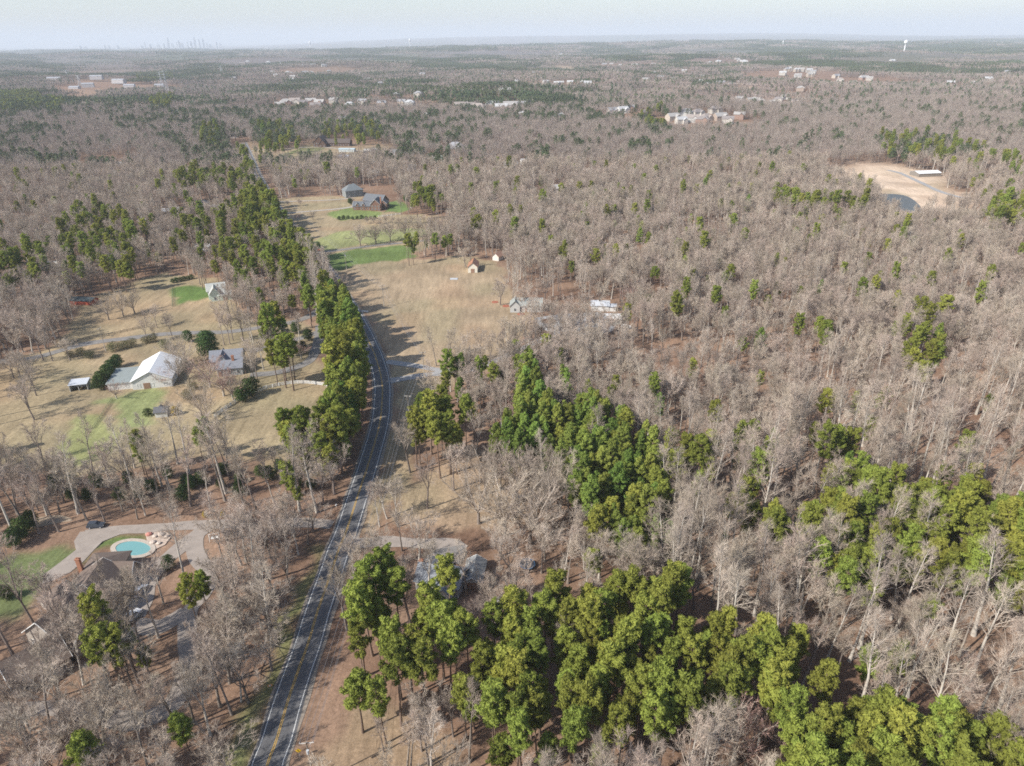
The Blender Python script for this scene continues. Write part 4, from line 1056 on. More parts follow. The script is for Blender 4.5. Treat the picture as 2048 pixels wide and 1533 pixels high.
def details():
    # pool with coping and patio
    c = np.array([-105.2, 154.0]); n = 28; an = np.arange(n) * 2 * math.pi / n
    def shp(rx, ry): 
        r = 1 + .10 * np.cos(2 * an + 1.0); return np.column_stack([rx * r * np.cos(an), ry * r * np.sin(an)]) @ np.array([[math.cos(-.15), math.sin(-.15)], [-math.sin(-.15), math.cos(-.15)]])
    pool = thing('swimming_pool', 'oval turquoise swimming pool with pale stone coping', 'swimming pool', (c[0], c[1], 0))
    wm = mat('pool_water', (.17, .36, .37), rough=.1, spec=.5, bump=.05, vscale=1.5)
    mb = MB(); i_ = shp(4.9, 3.0); mb.add(np.column_stack([i_, np.full(n, .10)]), [tuple(range(n))]); link('water', mb.mesh('water', wm), pool)
    o_ = shp(6.3, 4.2); mb = MB(); v = np.vstack([np.column_stack([i_, np.full(n, .2)]), np.column_stack([o_, np.full(n, .2)]), np.column_stack([o_, np.full(n, -.2)]), np.column_stack([i_, np.full(n, -.1)])])
    mb.add(v, [(k, (k + 1) % n, (k + 1) % n + n, k + n)[::-1] for k in range(n)] + [(k + n, k + 2 * n, (k + 1) % n + 2 * n, (k + 1) % n + n) for k in range(n)] + [(k, (k + 1) % n, (k + 1) % n + 3 * n, k + 3 * n) for k in range(n)])
    link('coping', mb.mesh('coping', mat('coping_stone', (.52, .45, .38), var=.3, vscale=2)), pool)
    flat_poly('terrace', P([(160, 1064), (225, 1058), (300, 1054), (310, 1059), (240, 1069), (205, 1083), (190, 1098), (165, 1125), (140, 1145), (85, 1170), (86, 1150), (120, 1125), (152, 1100), (148, 1083)]), .065, M['concrete'], kind='structure', label='pale concrete terrace around the pool and house')
    flat_poly('patio', P([(290, 1066), (330, 1063), (345, 1070), (330, 1090), (308, 1100), (296, 1088)]), .09, mat('flagstone', (.60, .48, .39), var=.45, vscale=.9), kind='structure', label='pinkish flagstone patio beside the pool')
    flat_poly('gravel_yard', P([(1068, 636), (1120, 628), (1200, 624), (1240, 640), (1225, 662), (1180, 672), (1110, 668), (1080, 655)]), .05, M['gravel'], kind='structure', label='grey gravel yard between the farmhouse and the shelter')
    flat_poly('parking_pad', P([(862, 1100), (925, 1090), (935, 1105), (922, 1128), (880, 1122)]), .075, M['old_asphalt'], kind='structure', label='dark grey parking pad beside the chimney house')
    flat_poly('sand_path', P([(38, 1050), (75, 1035), (120, 1030), (160, 1040), (120, 1045), (70, 1056)]), .05, mat('sandy_path', (.42, .33, .24), var=.3, vscale=.5), kind='structure', label='curved sandy path in the wooded estate corner')
    g = np.random.default_rng(3)
    for i, (a, b, s) in enumerate([(298, 1070, 1.0), (310, 1074, .8), (322, 1070, 1.1), (334, 1074, .7), (306, 1086, .9), (318, 1088, .7)]):
        q = G(a, b); mb = MB(); v = []
        for k in range(5):
            for j in range(7):
                th = math.pi * (k + .5) / 5; ph = j * 2 * math.pi / 7; r = s * g.uniform(.75, 1.1); v.append((r * math.sin(th) * math.cos(ph), r * math.sin(th) * math.sin(ph), .5 * r * math.cos(th) + .2))
        f = [(k * 7 + j, (k + 1) * 7 + j, (k + 1) * 7 + (j + 1) % 7, k * 7 + (j + 1) % 7) for k in range(4) for j in range(7)] + [tuple(range(7)), tuple(range(34, 27, -1))]
        mb.add(v, f); o = link('boulder', mb.mesh('boulder', hm((.55, .25, .2) if i == 0 else (.62, .52, .44))), None, (q[0], q[1], .12))
        o['label'] = ['reddish boulder at the left end of the flagstone patio', 'cream boulder second along the patio edge', 'largest cream boulder on the patio', 'small pale boulder at the right patio corner', 'cream boulder at the lower patio edge nearest the pool', 'small cream boulder on the lower right patio edge'][i]; o['category'] = 'boulder'; o['group'] = 'boulders on the patio'
    vehicle('pickup_truck', 'white pickup truck parked on the concrete loop by the estate', 'pickup truck', G(264, 1238), 70, (.74, .74, .75), 'pickup')
    vehicle('parked_car', 'silver-blue car parked on the drive above the white pickup', 'car', G(280, 1186), 78, (.36, .39, .46))
    vehicle('parked_car', 'dark car parked by the concrete lane above the pool', 'car', G(193, 1054), 5, (.06, .07, .09))
    vehicle('parked_car', 'white car parked by the gravel yard', 'car', G(1252, 656), -5, (.74, .74, .74))
    vehicle('parked_car', 'dark blue car beside the far camper', 'car', G(731, 306), 0, (.1, .14, .25))
    camper('white camper parked on the gravel yard between bare trees', G(1186, 664), 12)
    camper('large white camper parked in the far field right of the blue-grey shed', G(735, 303), -5, 9)
    camper('smaller white camper on the right in the far field', G(750, 302), -5, 7)
    # fences
    rail_fence('white_fence', 'white three-rail fence curving round the brown paddock', smooth(P([(430, 836), (447, 822), (478, 802), (515, 784), (540, 776), (575, 769), (610, 767), (645, 771), (668, 777), (684, 785)]), 5), 1.45, 3, (.80, .80, .78), 2.4, .24)
    rail_fence('wire_fence', 'weathered wire fence running down the left pasture', P([(186, 858), (205, 830), (225, 800)]), 1.2, 4, (.22, .24, .14), 2.5, .07)
    rail_fence('dark_fence', 'dark rail fence along the upper edge of the lane', P([(130, 690), (170, 679), (230, 668), (290, 655)]), 1.2, 3, (.10, .08, .07), 2.6)
    rail_fence('white_garden_wall', 'low white garden fence in front of the brick house', P([(757, 434), (778, 432), (800, 429)]), 1.2, 2, (.75, .74, .7), 3.2, .3)
    rail_fence('wire_fence', 'green mesh fence on the left side of the bright lawn', P([(345, 614), (345, 577)]), 1.3, 3, (.12, .2, .12), 3, .08)
    # poles and wires
    pole((612, 1484), 12, 'utility pole with a crossarm beside the road at the bottom edge', 5, True)
    pole((815, 790), 11.8, 'utility pole at the end of the roadside pines', -5)
    pole((845, 703), 11.8, 'utility pole beyond the forked gravel drive', 12)
    pole((764, 570), 11.8, 'utility pole standing alone in the big tan field', 25)
    pole((689, 504), 11.5, 'utility pole on the green lawn by the lane', 28, True)
    pole((555, 365), 12, 'tall utility pole beside the far road', 30)
    pole((198, 655), 12, 'grey utility pole beside the left lane', 80)
    wires(0, 1, 'power lines from the bottom utility pole to the roadside pines'); wires(1, 2, 'power lines over the gravel drive mouth'); wires(2, 3, 'power lines crossing the shaded field corner')
    wires(3, 4, 'power lines across the big tan field'); wires(4, 5, 'power lines running up to the far road')
    # warning sign
    p = G(600, 1516); s = thing('warning_sign', 'yellow diamond warning sign on a post by the bottom utility pole', 'road sign', (p[0], p[1], 0), math.radians(8))
    mb = MB(); mb.box((0, .04, 1.1), (.07, .05, 2.2)); link('post', mb.mesh('post', hm((.4, .4, .4))), s)
    mb = MB(); mb.add([(0, 0, 1.55), (.6, 0, 2.15), (0, 0, 2.75), (-.6, 0, 2.15), (0, .03, 1.55), (.6, .03, 2.15), (0, .03, 2.75), (-.6, .03, 2.15)], [(0, 1, 2, 3), (7, 6, 5, 4), (0, 4, 5, 1), (1, 5, 6, 2), (2, 6, 7, 3), (3, 7, 4, 0)])
    link('panel', mb.mesh('panel', hm((.80, .50, .03), .5)), s)
    mb = MB(); mb.tube([(.0, -.02, 1.85), (.0, -.02, 2.1), (-.12, -.02, 2.3), (-.12, -.02, 2.4)], .045, 4); mb.add([(-.26, -.025, 2.36), (.02, -.025, 2.36), (-.12, -.025, 2.54)], [(0, 1, 2)]); link('arrow', mb.mesh('arrow', hm((.02, .02, .02))), s)
    def mailbox(px, py, lb, col):
        p = G(px, py); o = thing('mailbox', lb, 'mailbox', (p[0], p[1], 0), 1.2)
        mb = MB(); mb.box((0, 0, .5), (.12, .12, 1.0)); link('post', mb.mesh('post', hm((.5, .45, .38))), o)
        mb = MB(); mb.tube([(-.3, 0, 1.15), (.3, 0, 1.15)], .17, 10, cap=True); mb.box((0, 0, 1.05), (.6, .3, .12)); link('box', mb.mesh('box', hm(col)), o)
    mailbox(712, 1103, 'dark mailbox at the mouth of the pale drive', (.12, .1, .1)); mailbox(673, 1016, 'white mailbox on the left verge above the concrete lane mouth', (.75, .75, .75)); mailbox(787, 884, 'white mailbox on the verge inside the bend', (.7, .7, .68))
    p = G(541, 1376); o = thing('lawn_sign', 'small orange and white sign on the left verge', 'sign', (p[0], p[1], 0), .3)
    mb = MB(); mb.box((0, 0, .75), (1.0, .04, .6)); link('panel', mb.mesh('panel', hm((.8, .35, .12))), o); mb = MB(); mb.box((0, -.03, .75), (.5, .02, .3)); link('patch', mb.mesh('patch', hm(WHITE)), o)
    mb = MB(); mb.box((-.4, 0, .25), (.04, .04, .5)); mb.box((.4, 0, .25), (.04, .04, .5)); link('stakes', mb.mesh('stakes', hm((.4, .4, .4))), o)
    p = G(730, 624); o = link('culvert_slab', None); bpy.data.objects.remove(o)
    mb = MB(); mb.box((0, 0, .25), (3.2, .9, .5)); mb.box((0, 0, .53), (3.4, 1.1, .08)); o = link('culvert_slab', mb.mesh('culvert_slab', hm((.66, .62, .56))), None, (p[0], p[1], 0), -.2); o['label'] = 'short pale concrete slab at the roadside edge of the big field'; o['category'] = 'concrete slab'
    p = G(908, 558); mb = MB(); mb.box((0, 0, .1), (4.5, 3, .2)); mb.box((.5, 0, .3), (2.5, 1.5, .25)); o = link('well_cover', mb.mesh('well_cover', hm((.50, .52, .54))), None, (p[0], p[1], 0)); o['label'] = 'flat grey concrete pad on bare soil below the rusty-roofed barn'; o['category'] = 'concrete pad'
    # trampoline
    p = G(1055, 1133); o = thing('trampoline', 'dark round trampoline in the shade behind the chimney house', 'trampoline', (p[0], p[1], 0))
    mb = MB(); mb.tube([(0, 0, .88), (0, 0, .92)], 1.9, 20, cap=True); link('mat', mb.mesh('mat', hm((.04, .05, .07))), o)
    k = np.linspace(0, 2 * math.pi, 21); mb = MB(); mb.tube(np.column_stack([2.0 * np.cos(k), 2.0 * np.sin(k), np.full(21, .9)]), .09, 6); link('rim', mb.mesh('rim', hm((.1, .2, .35))), o)
    mb = MB(); mb.box((0, 0, .45), (.06, .06, .9)); lm = mb.mesh('leg', hm((.5, .5, .5)))
    for q in range(6): link('leg', lm, o, (1.95 * math.cos(q * 1.047), 1.95 * math.sin(q * 1.047), 0))
    # white garden swing
    p = G(430, 1079); o = thing('garden_swing', 'white wooden swing frame beside the concrete lane', 'swing', (p[0], p[1], 0), .3)
    mb = MB()
    for sx in (-1.3, 1.3):
        for sy in (-.8, .8): mb.tube([(sx, sy, 0), (sx, 0, 2.0)], .07, 4)
    mb.tube([(-1.5, 0, 2.0), (1.5, 0, 2.0)], .08, 4); link('frame', mb.mesh('frame', hm(WHITE)), o)
    mb = MB(); mb.box((0, 0, .55), (1.9, .6, .08)); mb.box((0, .3, .85), (1.9, .06, .6)); link('seat', mb.mesh('seat', hm(WHITE)), o)
    # pond
    pn = P([(1750, 392), (1780, 388), (1815, 393), (1840, 412), (1850, 436), (1838, 452), (1808, 452), (1790, 430), (1768, 408)])
    pn = smooth(np.vstack([pn, pn[:1]]), 4)[:-1]
    fp = flat_poly('pond', pn, .10, mat('pond_water', (.10, .10, .09), rough=.4, spec=.3), kind='structure', label='small blue pond below the sandy clearing')
    # topiary mulch rings
    for a, b, r in [(637, 500, 3.6), (1012, 612, 1.9), (1042, 628, 1.9), (1054, 676, 1.6), (990, 604, 1.8)]:
        p = G(a, b); k = np.linspace(0, 2 * math.pi, 17)[:-1]; flat_poly('mulch_bed', np.column_stack([p[0] + r * np.cos(k), p[1] + r * np.sin(k)]), .07, hm((.36, .13, .08)), kind='structure', label='round bed of red mulch under a tree')
    # water towers
    def tower(px, py, dist, lb, r=9):
        d = RN @ np.array([(px - W_ / 2) / F, -(py - H_ / 2) / F, -1]); t = dist / d[1]; x, y = d[0] * t, dist; z = H + d[2] * t; z0 = tz((x, y)); h = z - z0
        o = thing('water_tower', lb, 'water tower', (x, y, z0)); m = hm((.85, .85, .85), .5)
        mb = MB(); mb.tube([(0, 0, 0), (0, 0, h * .1), (0, 0, h * .68)], [r * .5, r * .33, r * .3], 14); link('column', mb.mesh('column', m, True), o)
        a = np.linspace(0, math.pi, 9); mb = MB(); mb.tube(np.column_stack([np.zeros(9), np.zeros(9), h - h * .17 * (1 + np.cos(a))[::-1] * .9 - 0]), np.maximum(r * np.sin(a), r * .28), 18, cap=True); link('tank', mb.mesh('tank', m, True), o)
    tower(1813, 80, 4700, 'tall white water tower on the right horizon', 11); tower(1567, 81, 7600, 'smaller white water tower left of the tall one', 6)
    tower(819, 77, 10000, 'tiny white water tower on the horizon above the far estate', 12); tower(619, 82, 10500, 'tiny white water tower right of the city skyline', 12)
    # pylons
    def pylon(px, py, dist, lb):
        d = RN @ np.array([(px - W_ / 2) / F, -(py - H_ / 2) / F, -1]); t = dist / d[1]; x, y = d[0] * t, dist; z0 = tz((x, y)); h = H + d[2] * t - z0
        o = thing('lattice_pylon', lb, 'pylon', (x, y, z0), .4); m = hm((.5, .52, .54), .6); mb = MB()
        for sx in (-1, 1):
            for sy in (-1, 1): mb.tube([(sx * 5, sy * 5, 0), (sx * 1.6, sy * 1.6, h * .6), (sx * .7, sy * .7, h)], [.45, .4, .35], 4)
        link('legs', mb.mesh('legs', m), o); mb = MB()
        for k in range(8):
            a, b = k / 8 * h, (k + 1) / 8 * h; ra = 5 - 4 * a / h; rb = 5 - 4 * b / h
            for s in (-1, 1):
                mb.tube([(-ra * .9, s * ra * .9, a), (rb * .9, s * rb * .9, b)], .25, 3); mb.tube([(ra * .9, s * ra * .9, a), (-rb * .9, s * rb * .9, b)], .25, 3)
        link('bracing', mb.mesh('bracing', m), o)
        for k in (.7, .82, .94):
            mb = MB(); mb.tube([(-9, 0, 0), (0, 0, 1.2), (9, 0, 0)], [.2, .5, .2], 4); link('crossarm', mb.mesh('crossarm', m), o, (0, 0, k * h))
    pylon(326, 140, 2150, 'tall lattice pylon above the left woods'); pylon(318, 143, 2600, 'lattice pylon just behind the tall one'); pylon(131, 140, 2900, 'lattice pylon over the dark pine plantation')
    pylon(155, 150, 2500, 'short lattice pylon left of the grey apartment blocks'); pylon(441, 132, 3300, 'lattice pylon right of the far pines'); pylon(560, 118, 4200, 'faint lattice pylon behind the far left suburb')
    # skyline
    D = 18000.0
    for i, (px, py, w) in enumerate([(288, 84, 3), (296, 88, 4), (309, 88, 5), (315, 86, 3), (321, 82, 3.4), (326, 86, 4), (331, 75, 3), (337, 86, 4), (343, 84, 3), (349, 86, 4), (356, 81, 4), (361, 85, 3), (367, 84, 3), (372, 83, 3), (376, 81, 3.2), (380, 84, 3), (384.5, 74, 3.6), (390, 78, 3.4), (395.5, 77.5, 3.6), (401, 86, 3), (160, 91, 4), (166, 92, 5), (200, 90, 4), (206, 91, 4), (218, 91, 6), (432, 84, 3), (437, 86, 4), (275, 91, 5), (411, 88, 6)]):
        d = RN @ np.array([(px - W_ / 2) / F, -(py - H_ / 2) / F, -1]); t = D / d[1]; x = d[0] * t; z = H + d[2] * t; W3 = w / F * D
        o = thing('skyscraper', f"{'hazy blue-grey tower' if z > 150 else 'low hazy building'} on the city skyline, {(ORD[i % 20] or 'first ').strip()} {'from the left in its main cluster' if i < 20 else 'of its outlying group'}", 'skyscraper', (x, D + (i % 5) * 90, 0), (i * .7) % 1.2, 'towers of the city skyline')
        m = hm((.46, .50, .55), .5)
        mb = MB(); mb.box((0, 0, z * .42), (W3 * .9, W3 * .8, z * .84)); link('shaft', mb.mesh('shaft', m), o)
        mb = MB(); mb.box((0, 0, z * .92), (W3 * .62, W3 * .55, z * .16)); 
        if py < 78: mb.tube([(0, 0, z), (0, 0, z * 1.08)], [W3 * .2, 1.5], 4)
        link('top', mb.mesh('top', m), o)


ORD = ['', 'second ', 'third ', 'fourth ', 'fifth ', 'sixth ', 'seventh ', 'eighth ', 'ninth ', 'tenth ', 'eleventh ', 'twelfth ', 'thirteenth ', 'fourteenth ', 'fifteenth ', 'sixteenth ', 'seventeenth ', 'eighteenth ', 'nineteenth ', 'twentieth ']
build_houses()
# ------------------------------------------------------------------ trees: where they stand
ALLT = []       # dicts: x, y, kind ('bare','pine','ever'), variant, rot, scale, placed by hand?


def put(kind, var, x, y, s=1.0, rot=None, hand=True, label=None, force=False):
    ALLT.append(dict(k=kind, v=var, x=float(x), y=float(y), s=s, r=R.uniform(0, 6.28) if rot is None else rot, hand=hand, label=label, force=force))


def put_crown(kind, var, px, py, s=1.0, zf=.72, **k):
    """a tree whose crown's middle shows at a frame position"""
    v = {'bare': BV, 'pine': PV, 'ever': EV}[kind][var]
    p = G(px, py, v['h'] * s * zf)
    put(kind, var, p[0], p[1], s, **k)


def put_base(kind, var, px, py, s=1.0, **k):
    p = G(px, py); put(kind, var, p[0], p[1], s, **k)


PINE_ZONES = [(P(p, 15), d, vs, sp) for p, d, vs, sp in [
    # outline of the crowns, density, variants, spacing
    ([(1020, 820), (1120, 785), (1200, 800), (1245, 815), (1300, 860), (1335, 930), (1345, 1040), (1290, 1085), (1225, 1075), (1180, 1030), (1150, 960), (1110, 890), (1000, 890), (985, 860)], 1.0, (23, 24, 24, 22), 4.1),
    ([(1050, 690), (1068, 690), (1075, 760), (1085, 830), (1030, 830), (1035, 770)], .9, (24,), 3.6),
    ([(1140, 1180), (1230, 1160), (1360, 1150), (1400, 1200), (1480, 1245), (1560, 1290), (1625, 1350), (1700, 1400), (1760, 1420), (1730, 1560), (1560, 1600), (1560, 1430), (1480, 1380), (1400, 1440), (1390, 1500), (1230, 1500), (1000, 1470), (930, 1400), (915, 1290), (1000, 1215), (1080, 1195)], .95, (20, 21, 22, 22, 20), 4.3),
    ([(1560, 1440), (1680, 1430), (1850, 1390), (1960, 1440), (2060, 1520), (2100, 1620), (1540, 1640)], .95, (20, 21, 22), 4.4),
    ([(1700, 930), (1770, 945), (1850, 960), (1950, 1000), (2060, 1050), (2120, 1160), (2030, 1170), (1900, 1150), (1880, 1110), (1780, 1170), (1700, 1190), (1640, 1150), (1590, 1070), (1620, 1000)], .82, (20, 21, 22, 25), 4.9),
    ([(2000, 1090), (2120, 1130), (2120, 1270), (2020, 1240)], .8, (20, 21, 22), 6),
    ([(1440, 820), (1490, 810), (1560, 840), (1560, 920), (1500, 960), (1450, 900)], .55, (24, 25, 22), 5.5),
    ([(1340, 890), (1420, 890), (1430, 950), (1350, 960)], .7, (20, 22), 7),
    ([(1450, 950), (1570, 1000), (1580, 1110), (1490, 1080)], .6, (20, 21, 22), 7),
    ([(1640, 860), (1700, 850), (1720, 930), (1650, 980)], .7, (21, 24, 25), 6),
    ([(1800, 640), (1850, 650), (1910, 720), (1900, 765), (1820, 740)], .65, (20, 21), 8),
    ([(1585, 640), (1660, 650), (1655, 700), (1600, 690)], .5, (20, 21), 9),
    ([(1680, 780), (1790, 770), (1790, 840), (1700, 850)], .4, (25, 24), 8),
    ([(1860, 880), (2000, 890), (2010, 990), (1900, 980)], .4, (25, 21), 8),
    ([(565, 832), (600, 812), (660, 822), (695, 850), (690, 895), (640, 905), (575, 885)], 1.0, (20, 22), 4.6),
    ([(825, 800), (870, 780), (935, 790), (945, 840), (900, 880), (850, 900), (825, 860)], .85, (20, 22, 21), 6),
    ([(865, 720), (925, 715), (930, 770), (880, 790)], .7, (24, 25), 5),
    ([(640, 1120), (640, 1120), (640, 1121)], 0, (20,), 9),
    # the left and middle distance
    ([(130, 430), (200, 400), (260, 430), (300, 470), (290, 520), (240, 545), (150, 545), (120, 490)], .5, (20, 21, 22), 7.5),
    ([(-40, 500), (60, 490), (100, 510), (80, 560), (-40, 570)], .6, (20, 21), 8),
    ([(380, 430), (440, 420), (500, 395), (560, 400), (600, 470), (620, 540), (590, 590), (520, 580), (440, 530), (360, 470)], .5, (20, 21, 22), 7),
    ([(340, 350), (400, 335), (480, 345), (515, 370), (510, 390), (420, 365), (350, 375)], .6, (20, 21), 9),
    ([(480, 385), (540, 380), (560, 420), (540, 460), (480, 440)], .9, (20, 22), 6),
    ([(505, 250), (560, 245), (600, 260), (600, 290), (520, 300)], .35, (20, 22), 9),
    ([(640, 245), (760, 240), (780, 275), (720, 285), (650, 275)], .3, (20, 22), 9),
    ([(400, 255), (440, 250), (440, 290), (400, 290)], .5, (20, 22), 10),
    ([(-60, 182), (70, 178), (95, 200), (80, 215), (-60, 225)], 1, (22, 22), 8),
    ([(95, 190), (130, 195), (120, 222), (95, 220)], .9, (22, 22), 9),
    ([(1540, 370), (1640, 385), (1730, 400), (1730, 415), (1640, 410), (1545, 400)], .7, (20, 22), 8),
    ([(1960, 410), (2060, 380), (2100, 430), (2000, 440)], .8, (20, 22), 8),
    ([(1740, 270), (1850, 260), (1960, 290), (2060, 320), (2060, 345), (1900, 320), (1780, 300)], .35, (20, 21), 11),
    ([(1270, 225), (1320, 205), (1345, 215), (1330, 245), (1290, 245)], .6, (22, 20), 10),
    ([(300, 190), (350, 190), (340, 215), (300, 215)], .7, (22, 20), 12),
    ([(270, 145), (345, 143), (345, 155), (275, 158)], .8, (22, 22), 14),
    ([(620, 250), (640, 230), (670, 240), (660, 270)], .3, (22, 22), 12),
    ([(820, 380), (870, 375), (880, 420), (845, 425)], .6, (20, 22), 8),
]]


def grid_points(poly_or_box, sp, jit=.46):
    x0, y0, x1, y1 = poly_or_box
    xs = np.arange(x0, x1, sp); ys = np.arange(y0, y1, sp)
    X, Y = np.meshgrid(xs, ys); X = X.ravel(); Y = Y.ravel()
    X = X + rng.uniform(-jit, jit, X.shape) * sp; Y = Y + rng.uniform(-jit, jit, Y.shape) * sp
    return X, Y


def hand_trees():
    B, PI_, E = 'bare', 'pine', 'ever'
    # pines along the left side of the road: a dense row
    for i in range(34):
        t = i / 33
        l = np.array([(664, 584), (700, 625), (724, 660), (734, 700), (733, 760), (726, 815), (714, 868)], float)
        q = t * 6; j = min(int(q), 5); b = l[j] + (l[j + 1] - l[j]) * (q - j)
        for side in (-62 + R.uniform(-7, 7), -38 + R.uniform(-7, 7), -14 + R.uniform(-4, 4)):
            put_crown(PI_, R.choice((3, 4, 4, 2, 5)) if t > .35 else R.choice((4, 2, 0)), b[0] + side, b[1] + R.uniform(-8, 8), R.uniform(1.05, 1.32), zf=.6)
    for (x, y, v, s) in [(545, 655, 4, 1.0), (550, 690, 0, .85), (580, 700, 0, .9), (535, 640, 0, .9), (565, 650, 4, .95),
                         (745, 1165, 0, 1.12), (770, 1150, 1, 1.05), (730, 1200, 0, 1.1), (712, 1235, 1, 1.1), (760, 1225, 2, 1.0), (790, 1185, 0, .95),
                         (900, 1160, 0, 1.0), (860, 1215, 1, 1.05), (880, 1255, 0, 1.0), (905, 1235, 2, .9), (845, 1250, 2, .9), (790, 1290, 1, 1.0), (715, 1290, 5, .95), (750, 1250, 5, .9),
                         (712, 1375, 2, 1.05), (790, 1345, 0, 1.0), (815, 1310, 5, 1.1), (760, 1395, 5, .9), (840, 1340, 0, 1.0), (895, 1300, 1, 1.0),
                         (400, 1170, 2, .85), (380, 1195, 5, .8), (200, 1250, 1, 1.0), (195, 1290, 0, 1.0), (225, 1300, 5, 1.0), (245, 1270, 2, .9),
                         (285, 1310, 2, .6), (352, 1315, 5, .7), (340, 1345, 5, .65), (365, 1455, 2, .8), (165, 1512, 2, 1.0), (412, 868, 2, .95), (395, 875, 2, .7), (270, 885, 0, .8), (282, 905, 5, .8),
                         (580, 965, 5, .8), (595, 985, 2, .55), (1005, 1505, 2, .8), (525, 255, 4, 1.4), (535, 275, 4, 1.3), (555, 270, 2, 1.2),
                         (350, 500, 0, .9), (295, 500, 4, .8), (375, 400, 0, .9), (350, 430, 0, 1.0), (365, 425, 2, .9),
                         (655, 345, 0, 1.15), (560, 340, 4, 1.0), (550, 380, 4, .9), (860, 385, 0, 1.0), (825, 400, 4, .9),
                         (815, 490, 0, .85), (832, 482, 2, .85), (868, 478, 0, .9), (888, 486, 2, .8), (900, 480, 0, .8), (825, 498, 5, .7),
                         (957, 445, 2, 1.0), (950, 452, 0, .9), (1130, 505, 4, 1.0), (1356, 492, 2, .9), (1312, 543, 0, .8), (1383, 742, 2, .8), (1195, 490, 0, .8), (1020, 430, 0, .8), (1085, 460, 0, .8),
                         (1128, 745, 3, 1.2), (1135, 765, 3, 1.1), (1450, 560, 2, .7), (1570, 530, 2, .7), (1555, 578, 2, .8), (1415, 565, 2, .6), (1750, 575, 0, .8), (1840, 625, 0, .9), (1890, 610, 0, 1.0),
                         (1660, 680, 2, .7), (1715, 800, 4, .8), (1765, 800, 2, .9), (1630, 870, 2, .8), (1430, 830, 2, 1.0), (1400, 915, 0, 1.05), (1370, 925, 2, .95),
                         (1340, 895, 2, 1.1), (1540, 1060, 0, 1.05), (1500, 1040, 2, .95), (1450, 1080, 3, 1.0), (1830, 1130, 2, .9), (1860, 1210, 2, .8), (1740, 1330, 2, .9), (1790, 1320, 2, .9),
                         (1500, 970, 2, .95), (1490, 1000, 0, .9), (1960, 980, 2, 1.0), (1945, 960, 5, .9)]:
        put_crown(PI_, v, x, y, s)
    for k in range(20): put_crown(PI_, R.choice((0, 2, 1)), R.uniform(560, 625), R.uniform(455, 560), R.uniform(.85, 1.05))
    for k in range(26): put_crown(B, R.choice((7, 4, 3, 0)), R.uniform(600, 668), R.uniform(500, 590), R.uniform(.8, 1.05), zf=.6)
    rx = lambda y: float(np.interp(-y, [-688, -662, -632, -596, -552, -508, -475, -446, -412, -380, -345, -312, -285], [740, 728, 712, 690, 662, 630, 600, 576, 552, 532, 514, 500, 488]))
    for k in range(40):
        y = R.uniform(462, 600); put_crown(B if k % 3 else PI_, R.choice((7, 4, 3, 0)) if k % 3 else R.choice((0, 1, 2)), rx(y) + R.uniform(-40, 3), y, R.uniform(.8, 1.05), zf=.62)
    for k in range(84):
        y = R.uniform(298, 425); put_crown(B if k % 2 else PI_, R.choice((7, 4, 5, 0)) if k % 2 else R.choice((0, 1, 2)), rx(y) + R.uniform(-22, 18), y, R.uniform(.75, 1.0), zf=.6)
    for k in range(20): put_crown(B, R.choice((4, 7, 0, 5)), R.uniform(70, 265), R.uniform(1125, 1300), R.uniform(.7, .95), zf=.62)
    # dark broadleaf evergreens and shrubs
    put_crown(E, 0, 415, 688, 1.15, zf=.5, label='tall dark glossy magnolia between the white-roofed barn and the grey-roofed house')
    for (x, y, s) in [(232, 722, .85), (222, 733, .95), (213, 745, 1.0), (203, 757, .95), (197, 766, .85)]:
        put_crown(E, 1, x, y, s, zf=.5, label=None)
    put_crown(E, 1, 500, 775, 1.15, zf=.5); put_crown(E, 1, 482, 790, .9, zf=.5); put_crown(E, 1, 375, 672, .8, zf=.5)
    for (x, y) in [(590, 655), (600, 665), (615, 670), (605, 695), (630, 640)]: put_crown(E, 1, x, y, .8, zf=.5)
    put_crown(E, 1, 637, 491, .62, zf=.5, label='round clipped dark evergreen on red mulch by the lane entrance')
    for k in range(9): put_crown(E, 2, 678 + k * 9, 436 - (k % 3), R.uniform(.8, 1.2), zf=.5)
    put_crown(E, 1, 812, 396, .9, zf=.5); put_crown(E, 1, 700, 402, .8, zf=.5)
    for (x, y, s) in [(40, 1055, 1.0), (25, 1075, .9), (60, 1040, .8), (300, 1130, .7), (215, 1180, .6), (335, 1125, .6), (270, 1210, .6), (190, 1230, .6), (250, 1125, .6), (10, 1185, .6)]:
        put_crown(E, 1, x, y, s, zf=.5)
    put_crown(E, 3, 350, 822, 1.1, zf=.5, label='bright yellow rounded shrub right beside the tiny grey-roofed shed')
    put_base(E, 3, 410, 1034, .6); put_base(E, 3, 447, 1033, .6); put_crown(E, 2, 295, 824, 1.2, zf=.5); put_crown(E, 4, 375, 790, 1.0, zf=.5); put_crown(E, 4, 386, 772, .9, zf=.5); put_crown(E, 4, 300, 760, .5, zf=.5)
    for (x, y) in [(160, 703), (178, 708), (225, 694), (245, 690), (262, 686), (140, 708), (290, 680), (305, 676), (330, 690)]: put_crown(E, 4, x, y, R.uniform(.8, 1.15), zf=.5)
    # dark understorey below the left fields
    for k in range(26): put_crown(E, 1, 110 + k * 20 + R.uniform(-14, 14), 975 + R.uniform(-22, 26) - k * 1.2, R.uniform(.5, .8), zf=.5)
    for k in range(6): put_base(E, 2, 346 + k * 7.5, 566 - k * 1.6, 1.0 + .1 * (k % 2))
